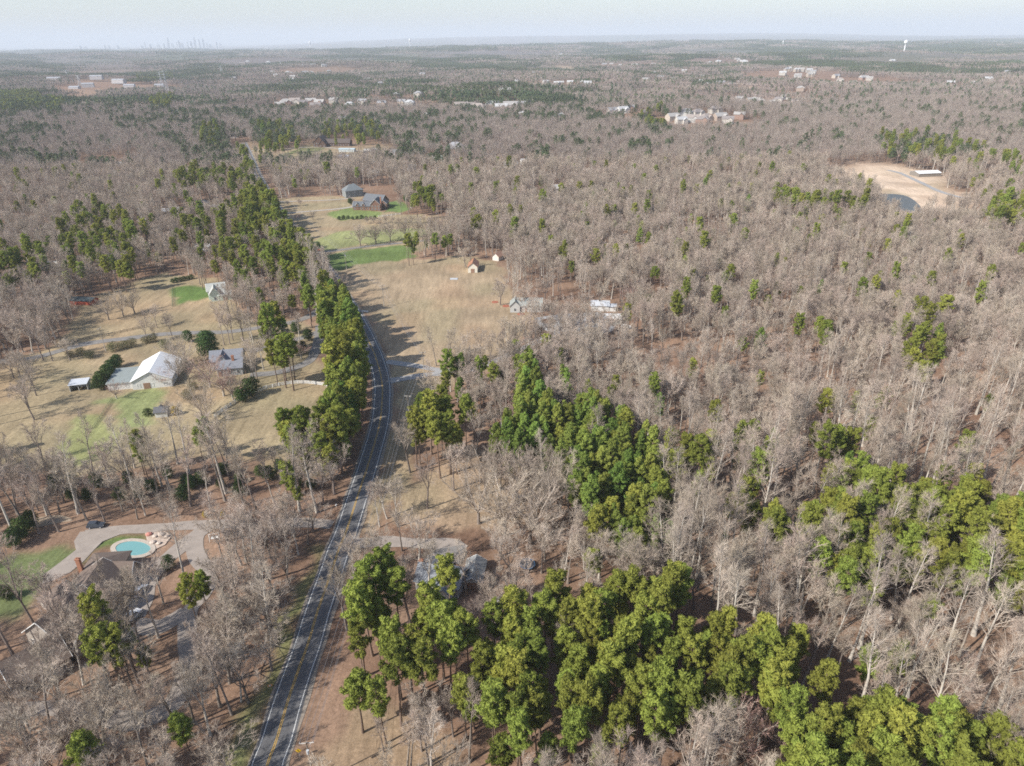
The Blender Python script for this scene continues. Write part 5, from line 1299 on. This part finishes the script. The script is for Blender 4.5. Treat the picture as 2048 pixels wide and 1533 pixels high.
    # bare trees one can single out
    for (x, y, v, s, zf) in [(78, 655, 9, 1.15, .6), (238, 600, 9, .95, .62), (210, 612, 9, .8, .62), (262, 598, 9, .85, .62), (45, 780, 6, .8, .6), (95, 690, 4, .8, .6),
                             (345, 690, 9, 1.0, .6), (362, 700, 9, .95, .6), (352, 730, 9, .8, .6), (335, 715, 4, .8, .6), (318, 752, 10, .62, .55), (228, 778, 10, .55, .55), (412, 735, 10, 1.15, .55), (440, 755, 10, 1.05, .55), (460, 770, 10, .9, .5), (395, 795, 9, .95, .55), (410, 815, 9, .8, .55), (375, 745, 4, .8, .6),
                             (440, 615, 9, .8, .6), (480, 590, 9, .8, .6), (500, 605, 6, .8, .6), (440, 570, 10, .6, .6), (350, 625, 2, .7, .6), (330, 640, 8, .7, .6),
                             (480, 640, 4, .8, .6), (500, 660, 7, .8, .6), (520, 700, 7, .9, .6), (460, 650, 4, .8, .6),
                             (600, 700, 10, .6, .5), (635, 880, 7, 1.1, .6), (660, 930, 6, 1.1, .6), (610, 915, 7, 1.0, .6), (590, 940, 6, .9, .6), (640, 960, 4, .9, .6),
                             (330, 1000, 9, .7, .6), (850, 960, 0, .95, .6), (790, 1000, 7, .9, .6), (1010, 1000, 9, 1.5, .55), (955, 985, 9, 1.3, .55), (1060, 1020, 9, 1.4, .55), (1085, 960, 9, 1.3, .55), (1030, 940, 9, 1.2, .55), (970, 940, 9, 1.1, .55), (930, 1040, 9, 1.1, .55), (905, 935, 4, .95, .55), (1000, 930, 6, 1.0, .55), (930, 930, 4, .85, .55), (1050, 940, 6, 1.0, .6), (1000, 1060, 6, 1.0, .55), (960, 1120, 6, 1.1, .5), (1020, 1110, 6, 1.1, .5), (1090, 1080, 6, .9, .5),
                             (880, 1100, 4, 1.0, .55), (830, 1080, 7, 1.05, .55), (760, 1090, 7, .9, .55), (800, 1060, 4, .8, .55), (850, 1140, 7, 1.0, .55), (985, 1190, 6, .9, .5), (930, 1150, 4, .85, .5), (1030, 1160, 6, .85, .5),
                             (950, 860, 7, .9, .6), (990, 800, 0, .9, .6), (960, 790, 4, .9, .6), (900, 905, 4, .8, .6), (930, 690, 7, .85, .6), (900, 680, 4, .8, .6), (870, 690, 5, .7, .6), (960, 680, 0, .8, .6), (1000, 690, 4, .8, .6),
                             (1015, 655, 7, .9, .6), (1070, 640, 0, .9, .6), (1100, 665, 4, .9, .6), (1140, 650, 0, .9, .6), (1180, 640, 7, .95, .6), (1215, 660, 0, .95, .6), (1200, 680, 4, .95, .6), (1245, 670, 7, .9, .6), (1060, 680, 0, .9, .6), (1000, 575, 6, 1.0, .6), (1045, 585, 6, 1.0, .6), (1025, 560, 1, 1.0, .6), (1060, 610, 1, .95, .6), (1080, 480, 6, 1.1, .6), (1090, 570, 6, 1.0, .6), (1165, 560, 6, 1.15, .6), (1130, 620, 1, 1.0, .6), (1200, 580, 1, 1.0, .6), (1150, 660, 1, 1.0, .6), (1100, 640, 4, .8, .6), (1220, 690, 1, 1.0, .6), (1180, 700, 4, 1.0, .6),
                             (940, 490, 6, 1.0, .6), (930, 505, 1, .9, .6), (905, 395, 9, 1.1, .55), (895, 408, 10, .9, .55), (595, 435, 10, .5, .5), (625, 430, 9, .5, .5), (575, 405, 8, .7, .5), (600, 405, 8, .7, .5), (705, 400, 8, .8, .5), (730, 415, 8, .8, .5),
                             (1480, 1450, 10, 1.25, .6), (1530, 1430, 10, 1.0, .6), (1400, 990, 9, 1.4, .6), (1390, 1010, 3, 1.2, .6), (1160, 940, 9, .8, .6),
                             (600, 1210, 0, 1.0, .6), (510, 1200, 7, .9, .6), (560, 1080, 7, 1.1, .6), (530, 1060, 6, 1.0, .6), (470, 1070, 7, 1.0, .6), (500, 1100, 3, 1.0, .6),
                             (420, 1340, 6, 1.1, .6), (440, 1290, 1, 1.1, .6), (480, 1340, 6, 1.0, .6), (470, 1250, 1, 1.0, .6), (530, 1280, 6, .95, .6), (540, 1220, 1, .95, .6), (400, 1400, 7, 1.0, .6), (500, 1160, 1, .95, .6), (460, 1190, 7, .9, .6),
                             (120, 1440, 6, 1.2, .6), (60, 1470, 7, 1.1, .6), (180, 1400, 1, 1.1, .6), (20, 1400, 6, 1.1, .6), (90, 1380, 7, 1.0, .6), (280, 1380, 7, .95, .6), (320, 1480, 6, .9, .6), (240, 1490, 4, .9, .6), (440, 1500, 1, .8, .6),
                             (310, 1150, 7, .9, .6), (330, 1050, 7, .95, .6), (350, 1100, 3, .95, .6), (290, 1110, 7, .85, .6), (180, 1130, 7, 1.0, .6), (235, 1160, 0, .95, .6), (150, 1200, 7, 1.0, .6), (110, 1230, 0, 1.0, .6), (60, 1270, 7, 1.0, .6), (100, 1150, 4, .9, .6), (40, 1180, 0, 1.0, .6), (230, 1220, 4, .9, .6), (140, 1300, 7, 1.0, .6), (40, 1310, 6, 1.0, .6), (90, 1320, 0, 1.0, .6), (290, 1190, 3, .8, .6), (10, 1130, 0, .9, .6), (250, 1330, 0, .9, .6)]:
        put_crown(B, v, x, y, s, zf=zf)
    # the round ornamental trees along the far lane
    for k, (x, y) in enumerate([(693, 497), (721, 492), (752, 488), (781, 483), (811, 478), (838, 474), (862, 470)]):
        put_base(B, 8, x, y, 1.8, label=['first', 'second', 'third', 'fourth', 'fifth', 'sixth', 'last'][k] + ' rounded bare tree in the row along the far lane, counted from the road')
    for k in range(14): put_base(B, 8, 735 + k * 12.5, 447 + (k % 3) - .2 * k, .75)
    # wooded estate slopes and belts with room between the trees (base positions)
    for (x, y, v, s) in [(560, 690, 0, 1.1), (545, 705, 2, 1.2), (575, 705, 0, 1.1), (562, 715, 2, 1.1), (540, 650, 0, 1.15), (555, 640, 2, 1.2), (528, 665, 2, 1.1)]: put_crown(PI_, v, x, y, s)
    def belt(poly, sp, vs, smin, smax, prob=1.0):
        pg = P(poly); X, Y = grid_points((*pg.min(0), *pg.max(0)), sp)
        m = inpoly(X, Y, pg) & (rng.random(X.shape) < prob)
        for x, y in zip(X[m], Y[m]):
            if min(distline(np.array([x]), np.array([y]), l)[0] - w for l, w in ALL_LINES) < .5: continue
            if any(math.hypot(x - a, y - b) < c for a, b, c in HOUSE_CLEAR): continue
            if poly[0] == (1350, 1010) and any(z[1] > .6 and inpoly(np.array([x]), np.array([y]), z[0])[0] for z in PINE_ZONES) and R.random() < .93: continue
            put(B, R.choice(vs), x, y, R.uniform(smin, smax))
    belt([(-120, 1000), (120, 985), (330, 985), (560, 985), (690, 1000), (650, 1042), (400, 1046), (200, 1055), (60, 1075), (-120, 1090)], 8.0, (0, 2, 5, 3, 4, 5), .85, 1.1)
    belt([(-60, 930), (120, 935), (300, 930), (450, 920), (560, 950), (560, 985), (-60, 1000)], 9.0, (0, 4, 5, 3), .65, .95)
    belt([(440, 1055), (600, 1058), (560, 1230), (500, 1380), (440, 1540), (420, 1640), (-60, 1640), (-60, 1440), (130, 1430), (280, 1455), (390, 1420), (400, 1250), (440, 1160)], 6.9, (0, 1, 4, 6, 5, 7, 5), .75, 1.1, .88)
    belt([(420, 640), (500, 600), (590, 580), (640, 640), (640, 745), (560, 765), (520, 705), (440, 690)], 9, (4, 7, 0, 5), .65, .95, .75)
    belt([(250, 650), (330, 655), (420, 690), (400, 660), (330, 700), (250, 690)], 9, (4, 0), .5, .8, .7)
    belt([(1350, 1010), (1600, 900), (2100, 760), (2150, 1500), (1760, 1420), (1500, 1240)], 7.2, (3, 5, 2), .75, 1.15, .7)
    belt([(610, 1056), (655, 1060), (608, 1225), (552, 1375), (496, 1540), (430, 1640), (445, 1540), (505, 1380), (565, 1230)], 8.5, (5, 3, 0, 5), .8, 1.05, .6)
    belt([(-80, 650), (120, 640), (150, 720), (130, 830), (40, 860), (-80, 860)], 12, (0, 4, 6), .8, 1.1, .75)
    belt([(370, 560), (520, 560), (560, 640), (540, 780), (470, 760), (480, 650)], 10, (4, 0, 7), .7, 1.0, .6)
    belt([(1085, 640), (1200, 636), (1230, 690), (1110, 720), (1040, 690)], 8, (0, 4, 7, 1), .7, 1.0, .8)
    belt([(-40, 1300), (150, 1330), (260, 1300), (350, 1260), (360, 1370), (270, 1425), (100, 1405), (-60, 1410)], 9.5, (5, 0, 4, 3), .8, 1.0, .8)
    belt([(-120, 570), (100, 570), (160, 600), (60, 720), (-120, 740)], 9.5, (0, 4, 1, 5), .8, 1.0, .8)
    belt([(660, 1600), (700, 1490), (900, 1500), (980, 1600)], 7, (3, 4, 5, 5), .55, .85, .7)
    belt([(800, 1500), (850, 1400), (930, 1440), (960, 1600), (830, 1600)], 6, (3, 5, 4), .7, .95, .8)


def forest():
    """everything wild: points over the whole visible land"""
    # near woods
    X, Y = grid_points((-760, 55, 1000, 760), 5.05)
    px, py, w = proj(X, Y, 10)
    keep = (px > -260) & (px < 2300) & (py < 1760) & (py > 60)
    X, Y = X[keep], Y[keep]
    op = is_open(X, Y)
    pz = np.zeros(X.shape, bool)
    for poly, d, vs, sp in PINE_ZONES:
        if len(poly) and poly[:, 1].max() > 0: pz |= inpoly(X, Y, poly) & (rng.random(X.shape) < (.97 if d > .9 else d * .92))
    hand = np.array([(t['x'], t['y']) for t in ALLT])
    ok = ~op & ~pz
    X, Y = X[ok], Y[ok]
    # thin where a hand placed tree stands; leave small glades
    dmin = np.array([np.min(np.hypot(hand[:, 0] - a, hand[:, 1] - b)) for a, b in zip(X, Y)])
    gl = vnoise(X, Y, 26)
    th = vnoise(X + 900, Y + 40, 60)
    m = (dmin > 4.2) & (rng.random(X.shape) < np.clip(1.15 - 1.7 * np.clip(gl - .6, 0, 1) * 2.2, .15, 1) * (.74 + .26 * (th > .4)))
    X, Y = X[m], Y[m]
    # poplars stand in the lower right, spreading trees beyond
    px, py, w = proj(X, Y, 0)
    pop = (px > 1150) & (py > 900)
    nz = vnoise(X, Y, 70)
    for x, y, p, n, q in zip(X, Y, pop, nz, rng.random(len(X))):
        if q < .045 and not (px is None): put('pine', R.choice((0, 1, 2, 2, 4, 5)), x, y, R.uniform(.55, .98), hand=False); continue
        if p: v = R.choice((2, 2, 3, 3, 5, 5, 5, 4, 0)) if n < .62 else R.choice((0, 4, 7, 5, 10 if R.random() < .2 else 7))
        else: v = R.choice((0, 4, 7, 0, 4, 6, 1, 5, 5, 3, 10 if R.random() < .15 else 2)) if n < .6 else R.choice((0, 5, 2, 5, 4, 3))
        put('bare', v, x, y, R.uniform(.72, 1.06) * (.92 if v in (1, 6) else 1) * (.72 if v in (2, 3, 5) and not p else 1), hand=False)


def pines():
    for poly, d, vs, sp in PINE_ZONES:
        if d == 0: continue
        X, Y = grid_points((*poly.min(0), *poly.max(0)), sp)
        m = inpoly(X, Y, poly) & (rng.random(X.shape) < (d if d < .8 else 1))
        X, Y = X[m], Y[m]
        m = np.ones(len(X), bool)
        for l, w in ALL_LINES: m &= distline(X, Y, l) > w
        for hx, hy, hr in HOUSE_CLEAR: m &= np.hypot(X - hx, Y - hy) > hr
        for x, y in zip(X[m], Y[m]): put('pine', R.choice(vs) - 20, x, y, R.uniform(.78, 1.08), hand=False)


_ORD = ['', 'second ', 'third ', 'fourth ', 'fifth ', 'sixth ', 'seventh ', 'eighth ', 'ninth ', 'tenth ', 'eleventh ', 'twelfth ', 'thirteenth ', 'fourteenth ', 'fifteenth ', 'sixteenth ', 'seventeenth ', 'eighteenth ', 'nineteenth ', 'twentieth ']
LM = [  # landmarks for telling trees apart
    ('the oval swimming pool', (258, 1097)), ('the parked white pickup', (268, 1235)), ("the estate's front gable", (130, 1200)), ('the white-roofed barn', (300, 745)),
    ('the grey house with the chimney', (455, 722)), ('the curved white fence', (600, 770)), ('the small grey-roofed shed', (322, 825)), ('the white open carport', (160, 775)),
    ('the yellow warning sign', (600, 1510)), ('the road bend', (770, 760)), ('the house by the pale drive', (890, 1170)), ('the tiny backyard shed', (1008, 1215)),
    ('the forked gravel drive', (850, 745)), ('the dark red shed', (170, 600)), ('the pale green gabled house', (432, 590)), ('the long brick house', (742, 405)),
    ('the rusty-roofed barn', (945, 530)), ('the white-sided farmhouse', (1060, 615)), ('the flat white-roofed shelter', (1225, 635)), ('the parked camper', (1190, 655)),
    ('the utility pole beside the road', (818, 850)), ('the pond', (1800, 410)), ('the mouth of the pale drive', (705, 1090)), ('the concrete lane mouth', (655, 1052)),
    ('the red-budded maple', (1480, 1490)), ('the thick block of young pines', (1180, 900)), ('the domed bare oak', (1010, 1040)), ('the leaning poplar grove', (1760, 1350)),
    ('the reddish forest gap', (1640, 880)), ('the pine belt bend', (1850, 1080)), ('the lone forest pine', (1383, 780)), ('the big pale sycamore', (1400, 1060)), ('the bottom right corner', (2030, 1520)), ('the bottom pine edge', (1200, 1520)), ('the drive loop', (380, 1330)), ('the bottom left corner', (20, 1520)),
]
LMG = P([q for _, q in LM])


def settle():
    """no trunk stands on the road, on a lane or in a house"""
    keep = []
    xs = np.array([t['x'] for t in ALLT]); ys = np.array([t['y'] for t in ALLT])
    bad = np.zeros(len(xs), bool)
    for l, w in ALL_LINES:
        lim = HALF + 1.6 if w == HALF + 3.5 else w - 1.2
        bad |= distline(xs, ys, l) < lim
    for hx, hy, hr in HOUSE_CLEAR: bad |= np.hypot(xs - hx, ys - hy) < hr * .62
    for t, b in zip(ALLT, bad):
        if not b: keep.append(t)
    ALLT[:] = keep


def finish_trees():
    """nearest 300 of a kind are things of their own; the rest is one mass"""
    far_b = []; far_p = []
    for kind, V, name, cat, cw, LIM in (('bare', BV, 'bare_tree', 'tree', 'bare', 300), ('pine', PV, 'pine_tree', 'tree', 'pine', 300), ('ever', EV, 'evergreen_tree', 'tree', 'ever', 300)):
        L = [t for t in ALLT if t['k'] == kind]
        xs = np.array([t['x'] for t in L]); ys = np.array([t['y'] for t in L])
        hs = np.array([V[t['v']]['h'] * t['s'] for t in L])
        px, py, w = proj(xs, ys, hs * .7)
        size = hs / w
        vis = (px > -10) & (px < 2058) & (py < 1560) & (py > 0)
        px0, py0, _ = proj(xs, ys, 0)
        score = np.where(vis & ~np.isnan(w), size, -1) + np.array([.5 if t['label'] else 0 for t in L])
        order = np.argsort(-score)
        chosen = [i for i in order[:LIM] if score[i] > 0]
        cs = set(chosen)
        lab = {}
        slots = {}
        for i in chosen:
            t = L[i]
            if t['label']: continue
            d = np.hypot(LMG[:, 0] - t['x'], LMG[:, 1] - t['y']); k = int(np.argmin(d)); dx = t['x'] - LMG[k, 0]; dy = t['y'] - LMG[k, 1]
            side = ('right of' if dx > 0 else 'left of') if abs(dx) > abs(dy) else ('beyond' if dy > 0 else 'in front of')
            slots.setdefault((k, side, V[t['v']]['word']), []).append((d[k], i))
        for (k, side, wd_), v in slots.items():
            v.sort()
            for n, (d, i) in enumerate(v):
                lab[i] = f"{ORD[min(n, 19)]}{wd_} {side} {LM[k][0]}" if n else (f"{wd_} standing {side} {LM[k][0]}" if len(v) == 1 else f"{wd_} closest {side} {LM[k][0]}")
        for i in chosen:
            t = L[i]; v = V[t['v']]
            nm = name; ct = cat
            
            if kind == 'ever' and t['v'] >= 2: nm = 'round_shrub'; ct = 'shrub'
            lb_ = (t['label'] or lab[i]).split(); lb_ = ' '.join(lb_[:16]); o = thing(nm, lb_, ct, (t['x'], t['y'], tz((t['x'], t['y'])) - .1), t['r'],
                      {'bare': 'leafless trees', 'pine': 'pine trees', 'ever': 'evergreen trees and shrubs'}[kind] if nm != 'round_shrub' else 'round shrubs')
            o.scale = (t['s'] * R.uniform(.88, 1.12), t['s'] * R.uniform(.88, 1.12), t['s'] * R.uniform(.94, 1.08))
            link('trunk', v['mt'], o); link('crown', v['mc'], o)
        rest = [t for j, t in enumerate(L) if j not in cs]
        if kind == 'ever' or not rest: 
            rest_e = rest
            if not rest: continue
        vs = []
        mats_list = []
        for v in V:
            for q in (v['tm'], v['cm']):
                if M[q] not in mats_list: mats_list.append(M[q])
        for v in V: vs.append(dict(t=v['t'], c=v['c'], ti=mats_list.index(M[v['tm']]), ci=mats_list.index(M[v['cm']]), bi=len(mats_list)))
        mats_list.append(M['branch'])
        scatter({'bare': 'bare_woods', 'pine': 'pine_woods', 'ever': 'evergreen_thicket'}[kind], {'bare': 'mass of grey-brown leafless woods', 'pine': 'scattered pines among the leafless woods', 'ever': 'dark evergreen undergrowth'}[kind],
                vs, np.array([(t['x'], t['y']) for t in rest]), np.array([t['v'] for t in rest]), np.array([t['r'] for t in rest]), np.array([t['s'] for t in rest]), mats_list)
        print(kind, len(chosen), len(rest))


# ---- far woods: light trees, then whole plots of woodland
def light_trees():
    out = []
    for k in range(6):
        g = np.random.default_rng(100 + k); tr = MB(); cr = MB(); h = 15 + 1.0 * k
        tr.tube([(0, 0, 0), (g.normal(0, .3), g.normal(0, .3), h * .9)], [.22, .06], 3)
        for q in range(7):
            az = q * 2.4; z0 = h * g.uniform(.35, .6); r = h * g.uniform(.12, .24)
            pp = np.array([(0, 0, z0), (math.cos(az) * r * .6, math.sin(az) * r * .6, z0 + h * .16), (math.cos(az) * r, math.sin(az) * r, z0 + h * .33)])
            cr.tube(pp, [.11, .07, .03], 3)
            twigs(g, cr, pp, np.gradient(pp, axis=0) / 4, 24, h * .17, .13, spread=.7)
        out.append(dict(t=tr, c=cr, ti=0, ci=1))
    for k in range(3):
        g = np.random.default_rng(200 + k); tr = MB(); cr = MB(); h = 17 + k
        tr.tube([(0, 0, 0), (0, 0, h * .9)], [.22, .08], 3)
        for q in range(15):
            u = q / 14; az = q * 2.4; r = 2.9 * math.sqrt(max(.05, 1 - abs(2 * u - .7) ** 2 / 1.9)) * g.uniform(.4, 1)
            tuft(g, cr, (math.cos(az) * r, math.sin(az) * r, h * (.42 + .55 * u)), 1.25, 20, .95)
        out.append(dict(t=tr, c=cr, ti=2, ci=3))
    return out


def plots():
    """six square plots of far woodland, each a few hundred simple trees"""
    out = []
    for k in range(6):
        g = np.random.default_rng(300 + k); cr = MB(); pn = MB(); S_ = 84
        n = 150 if k < 4 else 120
        for i in range(n):
            x, y = g.uniform(-S_ / 2, S_ / 2, 2); h = g.uniform(11, 19)
            isp = g.random() < (.02, .015, .04, .02, .92, .45)[k]
            if isp:
                for q in range(5):
                    u = q / 4; az = q * 2.4; r = 1.9 * (1 - .6 * u)
                    tuft(g, pn, (x + math.cos(az) * r, y + math.sin(az) * r, h * (.5 + .5 * u)), 1.6, 7, 2.2)
            else:
                r = g.uniform(2.6, 4.6); m = 34
                p0 = np.array([x, y, h * .45]); d = g.normal(0, 1, (m, 3)); d[:, 2] = np.abs(d[:, 2]) + .35; d /= np.linalg.norm(d, axis=1)[:, None]
                tip = p0 + d * np.array([r, r, h * .55]) * g.uniform(.6, 1.05, (m, 1)); st = p0 + (tip - p0) * g.uniform(.15, .5, (m, 1))
                s = np.cross(d, g.normal(0, 1, (m, 3))); s /= np.linalg.norm(s, axis=1)[:, None]
                v = np.stack([st - s * .22, st + s * .22, tip], 1).reshape(-1, 3)
                cr.add(v, [(3 * a, 3 * a + 1, 3 * a + 2) for a in range(m)])
                cr.tube([(x, y, 0), (x, y, h * .6)], [.25, .12], 3)
        out.append(dict(t=cr, c=pn, ti=0, ci=1))
    return out


def far_woods():
    LT = light_trees()
    ml = [M['bark'], M['twig_far_shaded'], M['pinebark'], M['needle_far']]
    X, Y = grid_points((-1500, 700, 1700, 1500), 6.3)
    px, py, w = proj(X, Y, 10)
    # join the near grid without overlap
    inner = (X > -760) & (X < 1000) & (Y < 760)
    keep = (px > -140) & (px < 2190) & ~inner
    X, Y = X[keep], Y[keep]
    X2, Y2 = grid_points((-1500, 400, -760, 700), 6.3); p2, _, _ = proj(X2, Y2, 10); k2 = p2 > -140
    X = np.concatenate([X, X2[k2]]); Y = np.concatenate([Y, Y2[k2]])
    op = is_open(X, Y); X, Y = X[~op], Y[~op]
    pine = np.zeros(X.shape, bool)
    for poly, d, vs, sp in PINE_ZONES: pine |= inpoly(X, Y, poly) & (rng.random(X.shape) < d)
    n1 = vnoise(X, Y, 90); n2 = vnoise(X + 400, Y, 33)
    right = X > .22 * Y
    n3 = vnoise(X + 1700, Y + 300, 22)
    pine |= rng.random(X.shape) < np.where(right, .012 + .35 * (n3 > .78), .03 + .7 * (n3 > .645) * (n1 > .36))
    m = rng.random(X.shape) < .9
    X, Y, pine = X[m], Y[m], pine[m]
    idx = np.where(pine, rng.integers(6, 9, len(X)), rng.integers(0, 6, len(X)))
    scatter('middle_distance_woods', 'hazy mauve-grey leafless woods with scattered pines', LT, np.column_stack([X, Y]), idx, rng.uniform(0, 6.28, len(X)), rng.uniform(.72, 1.1, len(X)), ml)
    PL = plots(); out = []
    g0 = []
    y = 1545.0; row = 0
    while y < 13500:
        sp = 72 if y < 4000 else (95 if y < 7000 else 150)
        hw = y * .80 + 150
        xs = np.arange(-hw, hw, sp) + R.uniform(0, sp)
        for x in xs: g0.append((x + R.uniform(-9, 9), y + R.uniform(-9, 9), sp / 78.0))
        y += sp
    g0 = np.array(g0)
    op = is_open(g0[:, 0], g0[:, 1], 10)
    for tx, ty, tr_ in TOWN: op |= np.hypot(g0[:, 0] - tx, g0[:, 1] - ty) < tr_
    g0 = g0[~op]
    n1 = vnoise(g0[:, 0], g0[:, 1] * .5, 330); n2 = vnoise(g0[:, 0] + 9000, g0[:, 1], 120)
    idx = rng.integers(0, 4, len(g0))
    idx = np.where(n1 + n2 > 1.27, 4, np.where(n1 + n2 > 1.06, 5, idx))
    smooth_right = (g0[:, 0] > .30 * g0[:, 1]) & (g0[:, 1] < 2600)
    idx = np.where(smooth_right, np.where(idx >= 4, 3, 1), idx)
    for poly, d, vs, sp in PINE_ZONES: idx = np.where(inpoly(g0[:, 0], g0[:, 1], poly), 4, idx)
    scatter('distant_woods', 'blue-grey distant woods reaching to the horizon', PL, g0[:, :2], idx, rng.uniform(0, 6.28, len(g0)), np.clip(g0[:, 2], .9, 2.0) * rng.uniform(.9, 1.1, len(g0)), [M['twig_far_shaded'], M['needle_far']])
    print('far', len(X), 'plots', len(g0))
# ------------------------------------------------------------------ haze
def haze():
    mb = MB(); mb.box((0, 40000, 260), (200000, 110000, 760))
    m = bpy.data.materials.new('haze'); m.use_nodes = True; nt = m.node_tree; nt.nodes.clear()
    out = nt.nodes.new('ShaderNodeOutputMaterial'); v = nt.nodes.new('ShaderNodeVolumePrincipled')
    v.inputs['Color'].default_value = (.84, .91, 1, 1); v.inputs['Density'].default_value = 7.5e-5
    v.inputs['Anisotropy'].default_value = 0.0
    nt.links.new(v.outputs[0], out.inputs['Volume'])
    o = link('haze', mb.mesh('haze', m), kind='stuff', label='thin pale haze lying over the whole land')
    o.display_type = 'WIRE'


build_ground()
build_roads()
details()
hand_trees()
forest()
pines()
settle()
finish_trees()
far_woods()
haze()
